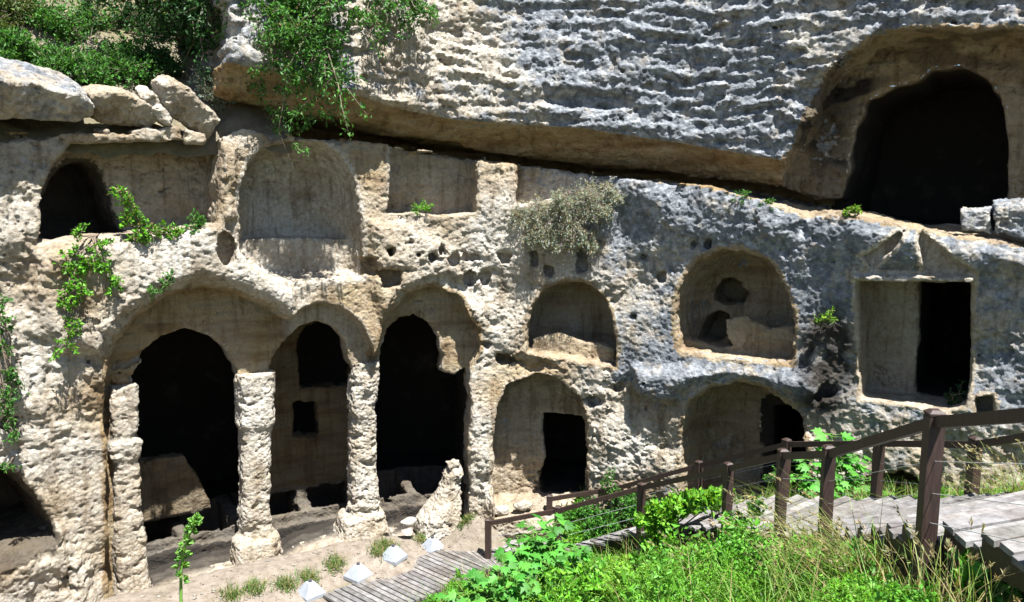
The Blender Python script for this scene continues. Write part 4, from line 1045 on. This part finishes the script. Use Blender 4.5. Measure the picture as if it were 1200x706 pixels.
# --- grass
def blades(base, n, h, spread, rng, lean=0.5, wd=0.008, seg=3, bias=(0, 0, 0)):
    V_, F_ = [], []
    b = base + np.stack([rng.randn(n) * spread, rng.randn(n) * spread, np.zeros(n)], 1)
    d = rng.randn(n, 3) * lean + np.array(bias); d[:, 2] = 0
    hh = h * (0.5 + 0.7 * rng.rand(n)); side = unit(np.cross(d + 1e-3, np.array([[0, 0, 1.0]])))
    for k in range(seg + 1):
        u = k / seg
        p = b + d * (hh * u ** 2)[:, None]; p[:, 2] += hh * u * (1 - 0.25 * u * np.linalg.norm(d, axis=1).clip(0, 1.5))
        w_ = wd * (1 - u * 0.9)
        V_.append(np.stack([p - side * w_, p + side * w_], 1))
    V_ = np.stack(V_, 1)   # n, seg+1, 2, 3
    i = (np.arange(n) * (seg + 1) * 2)[:, None]
    Q_ = np.concatenate([i + np.array([[2 * k, 2 * k + 1, 2 * k + 3, 2 * k + 2]]) for k in range(seg)])
    return V_.reshape(-1, 3), Q_, (seg + 1) * 2
def ground_at(px, py, z=0.0):
    for _ in range(6):
        r = ray(px, py); k = (z - EYE) / r[2]; x, y = float(r[0] * k), float(r[1] * k); z = float(zg(x, y)[0])
    return np.array([x, y, z])
tufts = [(298, 692, 'grass tuft at the foot of the square column, nearest the sill'), (335, 688, 'grass tuft right of the square column base'), (362, 678, 'grass strip between the two columns'), (392, 668, 'grass tuft in front of the flared column, left side'),
         (446, 650, 'dense grass tuft at the right foot of the flared column'), (498, 634, 'grass tuft under the right arch sill'), (545, 612, 'grass tuft at the foot of the broken stump'), (575, 606, 'tall grass tuft below the arched door recess'),
         (600, 600, 'dry grass tuft behind the first rail post'), (455, 640, 'thin grass tuft beside the right column foot'), (270, 700, 'grass tuft at the lower edge beside the sill')]
for k_, (px, py, lab) in enumerate(tufts):
    rng = np.random.RandomState(900 + k_); b = ground_at(px, py)
    V_, Q_, per = blades(b - np.array([0, 0, 0.02]), 300, 0.17, 0.10, rng)
    V_[:, 2] += (zg(V_[:, 0], V_[:, 1]) - b[2]).clip(-0.15, 0.25)
    o = make_mesh('grass_tuft', V_, Q_, LEAF, False, leafcol(300, (0.075, 0.14, 0.025), 0.35, rng, per, 0.25), None, b)
    tag(o, lab, 'grass', 'grass tufts along the foot of the facade')
# foreground weeds: one mass nobody could count
def weeds(name, region_fn, n, nb, seed, leaf, hmax, col):
    rng = np.random.RandomState(seed)
    X, Y = [], []
    while len(X) < n:
        x, y = rng.uniform(-2, 9, 4000), rng.uniform(3.5, 17, 4000)
        dens = region_fn(x, y) * (0.25 + 0.9 * sst(-0.45, 0.35, vn(np.stack([x, y, 0 * x], 1), 1.9, seed)))
        m = rng.rand(4000) < dens; X += list(x[m]); Y += list(y[m])
    x, y = np.array(X[:n]), np.array(Y[:n]); z = zg(x, y)
    hn = hmax * (0.15 + 0.85 * sst(-0.55, 0.6, vn(np.stack([x, y, 0 * x], 1), 1.6, seed + 5))) * (0.45 + 0.8 * sst(-0.5, 0.5, vn(np.stack([x, y, 0 * x], 1), 5.0, seed + 3))) * (1 - 0.6 * sst(10.8, 12.5, y)) * (0.45 + 0.55 * sst(0.1, 0.9, np.abs(side_of(x, y))))
    h = hn * rng.rand(n) ** 0.7
    C = np.stack([x, y, z + h], 1); D = unit(rng.randn(n, 3) + np.array([0, 0, 0.5]))
    Ls = leaf * (0.55 + 0.6 * rng.rand(n) + 0.9 * (rng.rand(n) < 0.07)) * np.clip(y / 11.0, 0.6, 1.1)
    V_, F3 = leaf_quads(C, D, Ls, Ls * 0.6, rng=rng)
    mixv = vn(np.stack([x, y, 0 * x], 1), 0.9, seed + 9)[:, None]
    cc = np.array(col)[None] * (1 + 0.25 * mixv) + np.array([0.03, 0.01, 0.0]) * mixv.clip(0, 1)
    cc = np.repeat((cc * (1 + 0.28 * rng.randn(n, 1)).clip(0.4, 1.7)).clip(0.005, 0.7), 4, 0)
    # blades
    k = rng.randint(0, n, nb); P0 = np.stack([x[k], y[k], z[k]], 1)
    B_, Q_, per = blades(P0, nb, min(hmax * 1.25, 0.6), 0.05, rng, lean=0.6, wd=0.007)
    cb = leafcol(nb, (0.12, 0.22, 0.03), 0.3, rng, per, 0.2)
    o = make_mesh(name, np.concatenate([V_, B_]), [F3, Q_ + len(V_)], LEAF, False, np.concatenate([cc, cb]))
    return tag(o, kind='stuff')
_ncx, _ncy = NA[:, 0], NA[:, 1]
def side_of(x, y):
    """signed distance to the stair strip: <0 near (camera) side, 0 inside, >0 far side"""
    yy = y
    xn = np.interp(-yy, -NA[2:, 1], NA[2:, 0]); xf = np.interp(-yy, -FA[1:, 1], FA[1:, 0])
    return np.where(x < xn, x - xn, np.where(x > xf, x - xf, 0.0))
def front_reg(x, y):
    sd = side_of(x, y)
    ok = (sd < -0.02) & (y > 4.5)
    plat = near_line(x, y)                         # right/front side of the platform
    ok2 = (plat > 0.55) & ~((x < 1.25) & (y < 11.9) & (y > 5.5))
    ok2 &= ~((y > 14.75) & (x < 1.0))
    vis = x > -1.2 + (y - 14) * 0.3
    return (ok & ok2 & vis & (plat > 0.5)).astype(float) * (12.0 / np.maximum(y, 6)) ** 0.5 * 0.8
def back_reg(x, y):
    sd = side_of(x, y); fw = facade_w(x, y)
    return ((sd > 0.1) & (fw < -0.25) & (x > 0.3)).astype(float) * 0.8 * np.where(y > 16.2, 0.5, 1)
weeds('weeds', front_reg, 230000, 1500, 61, 0.048, 0.50, (0.12, 0.31, 0.022))
def patchy(thr, o, f=0.9):
    return lambda x, y: front_reg(x, y) * (vn(np.stack([x, y, 0 * x], 1), f, o) > thr)
weeds('leafy_weeds', patchy(-0.02, 5.0), 60000, 300, 63, 0.08, 0.80, (0.10, 0.30, 0.028))
weeds('pale_weeds', patchy(0.15, 31.0, 1.2), 50000, 1200, 64, 0.055, 0.80, (0.17, 0.33, 0.03))
tag(weeds('undergrowth', back_reg, 20000, 3500, 62, 0.08, 0.36, (0.085, 0.25, 0.022)), kind='stuff')
# --- fig saplings with lobed leaves
def lobed_leaf():
    an = np.radians([-150, -115, -85, -62, -42, -22, 0, 22, 42, 62, 85, 115, 150])
    rr = np.array([0.28, 0.40, 0.62, 0.40, 0.78, 0.50, 1.0, 0.50, 0.78, 0.40, 0.62, 0.40, 0.28])
    x = np.cos(an) * rr + 0.25; y = np.sin(an) * rr
    zc = -0.18 * (np.abs(y)) ** 1.5 - 0.12 * x ** 2
    V_ = np.concatenate([[(0.25, 0, 0.02)], np.stack([x, y, zc], 1), [(0.0, 0, 0)]])
    n = len(an)
    F_ = [(0, i + 1, i + 2) for i in range(n - 1)] + [(0, n, n + 1), (0, n + 1, 1)]
    return V_, np.array(F_)
LV, LF = lobed_leaf()
def fig(name, base, stems, leaf, nper, label, col, seed, group=None):
    rng = np.random.RandomState(seed); base = np.array(base, float); t = tag(empty(name, base), label, 'fig plant', group)
    mb = MB(); V_, F_, Cc = [], [], []; n = 0
    for tp in stems:
        tp = np.array(tp, float); mid = base * 0.45 + tp * 0.55 + rng.randn(3) * 0.05
        mb.tube([base, mid, tp], [0.018, 0.012, 0.005], 5)
        for q in range(nper):
            u = 0.25 + 0.75 * (q + rng.rand()) / nper; p = (base + (mid - base) * u * 2) if u < 0.5 else (mid + (tp - mid) * (u - 0.5) * 2)
            a = rng.rand() * 6.283; d = np.array([math.cos(a), math.sin(a), 0.25 - 0.5 * rng.rand()]); d /= np.linalg.norm(d)
            up_ = np.array([0, -0.25, 1.0]) + rng.randn(3) * 0.35; sd = np.cross(up_, d); sd /= np.linalg.norm(sd); up_ = np.cross(d, sd)
            st = p + d * leaf * (0.5 + 0.4 * rng.rand()); mb.tube([p, st], [0.004, 0.003], 3)
            L_ = leaf * (0.55 + 0.6 * rng.rand()); droop = -0.35 * rng.rand()
            dd = d + np.array([0, 0, droop]); dd /= np.linalg.norm(dd); up_ = np.cross(dd, sd)
            V_.append(st + L_ * 0.8 * (LV[:, :1] * dd + LV[:, 1:2] * sd + LV[:, 2:] * up_)); F_.append(LF + n); n += len(LV)
            c_ = np.array(col) * (1 + 0.25 * rng.randn()) * (1 + 0.08 * rng.randn(3)); Cc.append(np.tile(c_.clip(0.01, 0.6), (len(LV), 1)))
    make_mesh('foliage', np.concatenate(V_), np.concatenate(F_), LEAF, False, np.concatenate(Cc), t, base)
    mb.build('stem', GREENSTEM, t, base, smooth=True); return t
FIGC = (0.075, 0.26, 0.035)
g0 = lambda x, y: np.array([x, y, float(zg(x, y)[0])])
fb = g0(0.65, 13.3)
fig('fig_sapling', fb, [at(622, 612, 13.4), at(640, 622, 13.2), at(660, 640, 13.1), at(650, 612, 13.3), at(668, 662, 13.0), at(636, 655, 13.0), at(618, 640, 13.2), at(655, 680, 12.9), at(605, 628, 13.3), at(645, 640, 12.8), at(675, 640, 13.0), at(670, 690, 12.7), at(630, 690, 12.7), at(600, 640, 13.0), at(612, 655, 12.9), at(645, 660, 12.7), at(690, 660, 12.8), at(685, 680, 12.6), at(628, 625, 13.2)], 0.25, 38, 'tall fig sapling with big lobed leaves standing in front of the first stair posts', FIGC, 71)
fb = g0(-0.15, 11.4)
fig('fig_sapling', fb, [at(548, 676, 11.3), at(565, 664, 11.4), at(588, 656, 11.4), at(608, 662, 11.2), at(572, 682, 11.2), at(600, 684, 11.1), at(545, 694, 11.2), at(622, 674, 11.2), at(532, 694, 11.4), at(580, 700, 11.0), at(640, 688, 11.2), at(555, 706, 11.1), at(655, 702, 11.1), at(615, 700, 11.0), at(590, 672, 11.2)], 0.19, 22, 'low spreading fig sapling at the lower edge beside the boardwalk', FIGC, 72)
fb = PW(975, 590, -0.7); fb[2] = float(zg(fb[0], fb[1])[0])
Yf_ = fb[1]
fig('fig_sapling', fb, [at(975, 508, Yf_), at(950, 535, Yf_ - 0.1), at(1000, 530, Yf_), at(930, 555, Yf_ - 0.2), at(985, 555, Yf_ - 0.3), at(1015, 560, Yf_ - 0.2), at(960, 575, Yf_ - 0.4), at(1000, 590, Yf_ - 0.4), at(1035, 580, Yf_ - 0.2), at(985, 525, Yf_ - .2), at(1040, 595, Yf_ - .3), at(940, 590, Yf_ - .3)], 0.22, 44,
    'fig bush growing between the cliff-side railing and the wet stained rock', (0.085, 0.28, 0.035), 73)
# bushes and creepers by the stairs
def spot(px, py, Y): return at(px, py, Y)
shrub('bush', g0(1.9, 16.2), [(spot(690, 600, 15.9), 0.34), (spot(715, 612, 15.6), 0.36), (spot(665, 606, 16.0), 0.3), (spot(745, 600, 15.4), 0.34), (spot(770, 598, 15.3), 0.3), (spot(735, 588, 15.7), 0.24), (spot(700, 620, 15.5), 0.3)], 5200, 0.085, 'round green bush behind the lower railing posts', 'bush', (0.06, 0.19, 0.025), 0.3, seed=81)
shrub('bush', g0(3.6, 15.0), [(spot(800, 590, 14.9), 0.3), (spot(785, 605, 14.6), 0.25), (spot(812, 600, 14.8), 0.22)], 1000, 0.075, 'pale green bush below the low cave behind the railing', 'bush', (0.10, 0.20, 0.05), 0.3, seed=82)
crp = [(770, 600), (790, 592), (808, 590), (825, 585), (840, 582), (762, 610), (780, 606), (765, 640), (775, 655), (775, 625)]
shrub('creeper', g0(1.9, 12.9), [(spot(px, py, 12.6), (0.22, 0.2, 0.16)) for px, py in crp], 4200, 0.10, 'yellow-green creeper climbing towards the railing in the middle of the stairs', 'creeper', (0.16, 0.37, 0.03), 0.3, seed=83, asp=0.7)
shrub('creeper', g0(2.75, 10.9), [(spot(868, 610, 10.8), 0.16), (spot(878, 600, 10.8), 0.13), (spot(888, 590, 10.8), 0.1), (spot(860, 630, 10.7), 0.22), (spot(868, 650, 10.6), 0.2)], 700, 0.08, 'dark creeper on the stair edge below the tall middle post', 'creeper', G_MID, 0.3, seed=84, asp=0.7)
shrub('plant', PW(735, 575, -0.1), [(PW(712, 560, -0.25), 0.2), (PW(720, 575, -0.3), 0.2)], 300, 0.07, 'weed on the rock face just right of the low doorway', 'plant', G_MID, 0.3, seed=85)
wl_ = [(700, 668, 10.9, 0.34, (0.11, 0.32, 0.03), 0.07, 'rounded leafy weed clump on the slope right of the tall fig sapling'),
       (735, 655, 11.2, 0.30, (0.17, 0.37, 0.03), 0.06, 'yellow-green weed clump hiding the lowest stair flight'),
       (775, 668, 10.4, 0.36, (0.10, 0.29, 0.03), 0.08, 'broad-leaved weed clump under the creeper in the middle of the slope'),
       (820, 662, 10.2, 0.30, (0.15, 0.36, 0.03), 0.055, 'small-leaved bright weed clump below the middle rail posts'),
       (690, 702, 10.4, 0.38, (0.13, 0.35, 0.025), 0.065, 'wide weed clump at the lower edge next to the low fig sapling'),
       (760, 706, 9.6, 0.36, (0.16, 0.37, 0.03), 0.055, 'pale weed clump at the lower edge in the middle of the slope'),
       (880, 668, 8.9, 0.26, (0.10, 0.28, 0.03), 0.07, 'dark leafy weed clump just below the turn of the stairs'),
       (845, 704, 8.7, 0.34, (0.13, 0.34, 0.03), 0.06, 'leafy weed clump at the lower edge below the turn of the stairs'),
       (945, 692, 7.6, 0.26, (0.15, 0.36, 0.03), 0.05, 'bright weed clump below the stair edge, left of the tallest post'),
       (1010, 690, 6.9, 0.22, (0.10, 0.30, 0.03), 0.065, 'broad-leaved weed clump nearest the foot of the tallest post'),
       (1150, 712, 5.3, 0.22, (0.09, 0.27, 0.03), 0.07, 'dark green weed clump in the lower right corner')]
for k_, (px, py, Y, r, col, lf, lab) in enumerate(wl_):
    b = at(px, py, Y); b[2] = float(zg(b[0], b[1])[0]); h_ = max(0.3, r * 1.35)
    rg_ = np.random.RandomState(700 + k_); cs = [(b + np.array([rg_.randn() * r * 0.6, rg_.randn() * r * 0.5, h_ * (0.4 + 0.5 * rg_.rand())]), (r * 0.8, r * 0.8, r * (0.6 + 0.5 * rg_.rand()))) for _ in range(6)]
    shrub('weed_clump', b, cs, 1700, lf * (1.35 if k_ % 2 == 0 else 1.0), lab, 'weed', col, 0.3, 'leafy weed clumps on the slope below the stairs', seed=120 + k_, asp=0.6, stemmat=GREENSTEM)
# tall flowering stem in the left foreground
def mullein():
    rng = np.random.RandomState(5); Y = 9.5
    base = g0(*at(214, 760, Y)[:2]); 
    pts_ = [base, at(212, 700, Y), at(212, 668, Y), at(217, 640, Y), at(226, 618, Y), at(231, 606, Y)]
    t = tag(empty('flower_stalk', base), 'single bright green flowering stalk in front of the left arch', 'plant')
    mb = MB(); mb.tube(pts_, [0.025, 0.02, 0.018, 0.015, 0.011, 0.006], 8); mb.build('stem', GREENSTEM, t, base, smooth=True)
    C, D, Ls, W_ = [], [], [], []
    path = np.array(pts_); u = np.linspace(0, 5, 400)
    cur = np.stack([np.interp(u, range(6), path[:, k]) for k in range(3)], 1)
    for q in range(26):
        p = cur[int(130 + q * 10)]; a = q * 2.4
        for k in range(7):
            d = np.array([math.cos(a), math.sin(a), 0.25]) + rng.randn(3) * 0.45; C.append(p + 0.03 * np.array([math.cos(a), math.sin(a), 0])); D.append(d / np.linalg.norm(d)); Ls.append(0.075 + 0.035 * rng.rand() - 0.001 * q)
    for k in range(60):
        p = cur[-1 - rng.randint(0, 40)]; d = rng.randn(3) + np.array([0, 0, 0.6]); C.append(p); D.append(d / np.linalg.norm(d)); Ls.append(0.07)
    C, D, Ls = np.array(C), np.array(D), np.array(Ls)
    V_, F3 = leaf_quads(C, D, Ls, Ls * 0.75, rng=rng)
    make_mesh('leaf', V_, F3, LEAF, False, leafcol(len(C), (0.17, 0.36, 0.07), 0.2, rng), t, base)
mullein()
# tall seeding grass by the stairs
def tall_grass(x, y, n, h, bias, label, seed):
    rng = np.random.RandomState(seed); b = g0(x, y)
    V_, Q_, per = blades(b, n, h, 0.13, rng, lean=0.35, wd=0.006, seg=6, bias=bias)
    c_ = leafcol(n, (0.20, 0.26, 0.06), 0.25, rng, per, 0.35)
    # seed heads
    tips = V_.reshape(n, -1, 3)[:, -4:, :].mean(1); tips2 = V_.reshape(n, -1, 3)[:, -1]
    pick = np.nonzero(rng.rand(n) < 0.4)[0]
    k = np.repeat(pick, 9); u = rng.rand(len(k), 1)
    C = tips[k] + (tips2[k] - tips[k]) * u * 1.1; D = unit(unit(tips2[k] - tips[k]) + rng.randn(len(k), 3) * 0.35)
    Lv, F3 = leaf_quads(C, D, 0.045, 0.012, rng=rng)
    o = make_mesh('tall_grass', np.concatenate([V_, Lv]), [Q_, F3 + len(V_)], LEAF, False, np.concatenate([c_, leafcol(len(k), (0.34, 0.30, 0.16), 0.2, rng)]), None, b)
    tag(o, label, 'grass', 'tall seeding grass clumps by the stairs')
for k_, a in enumerate([(3.0, 6.3, 170, 0.95, (-0.7, 0.1, 0), 'tall dry-tipped grass leaning left across the tallest rail post'), (2.75, 7.0, 170, 0.75, (-0.2, 0, 0), 'tall grass clump in front of the stair edge left of the tallest post'),
                         (2.3, 8.4, 70, 0.7, (-0.4, 0, 0), 'pale grass clump below the right turn of the stairs'), (2.6, 9.6, 60, 0.55, (-0.2, 0, 0), 'grass clump at the foot of the middle rail posts'),
                         (5.6, 8.3, 110, 0.9, (-0.5, 0.1, 0), 'tall dry grass at the far right behind the cliff-side railing'), (3.0, 5.0, 90, 0.6, (0.0, 0, 0), 'grass clump at the lower right corner by the top steps')]):
    tall_grass(*a, 300 + k_)
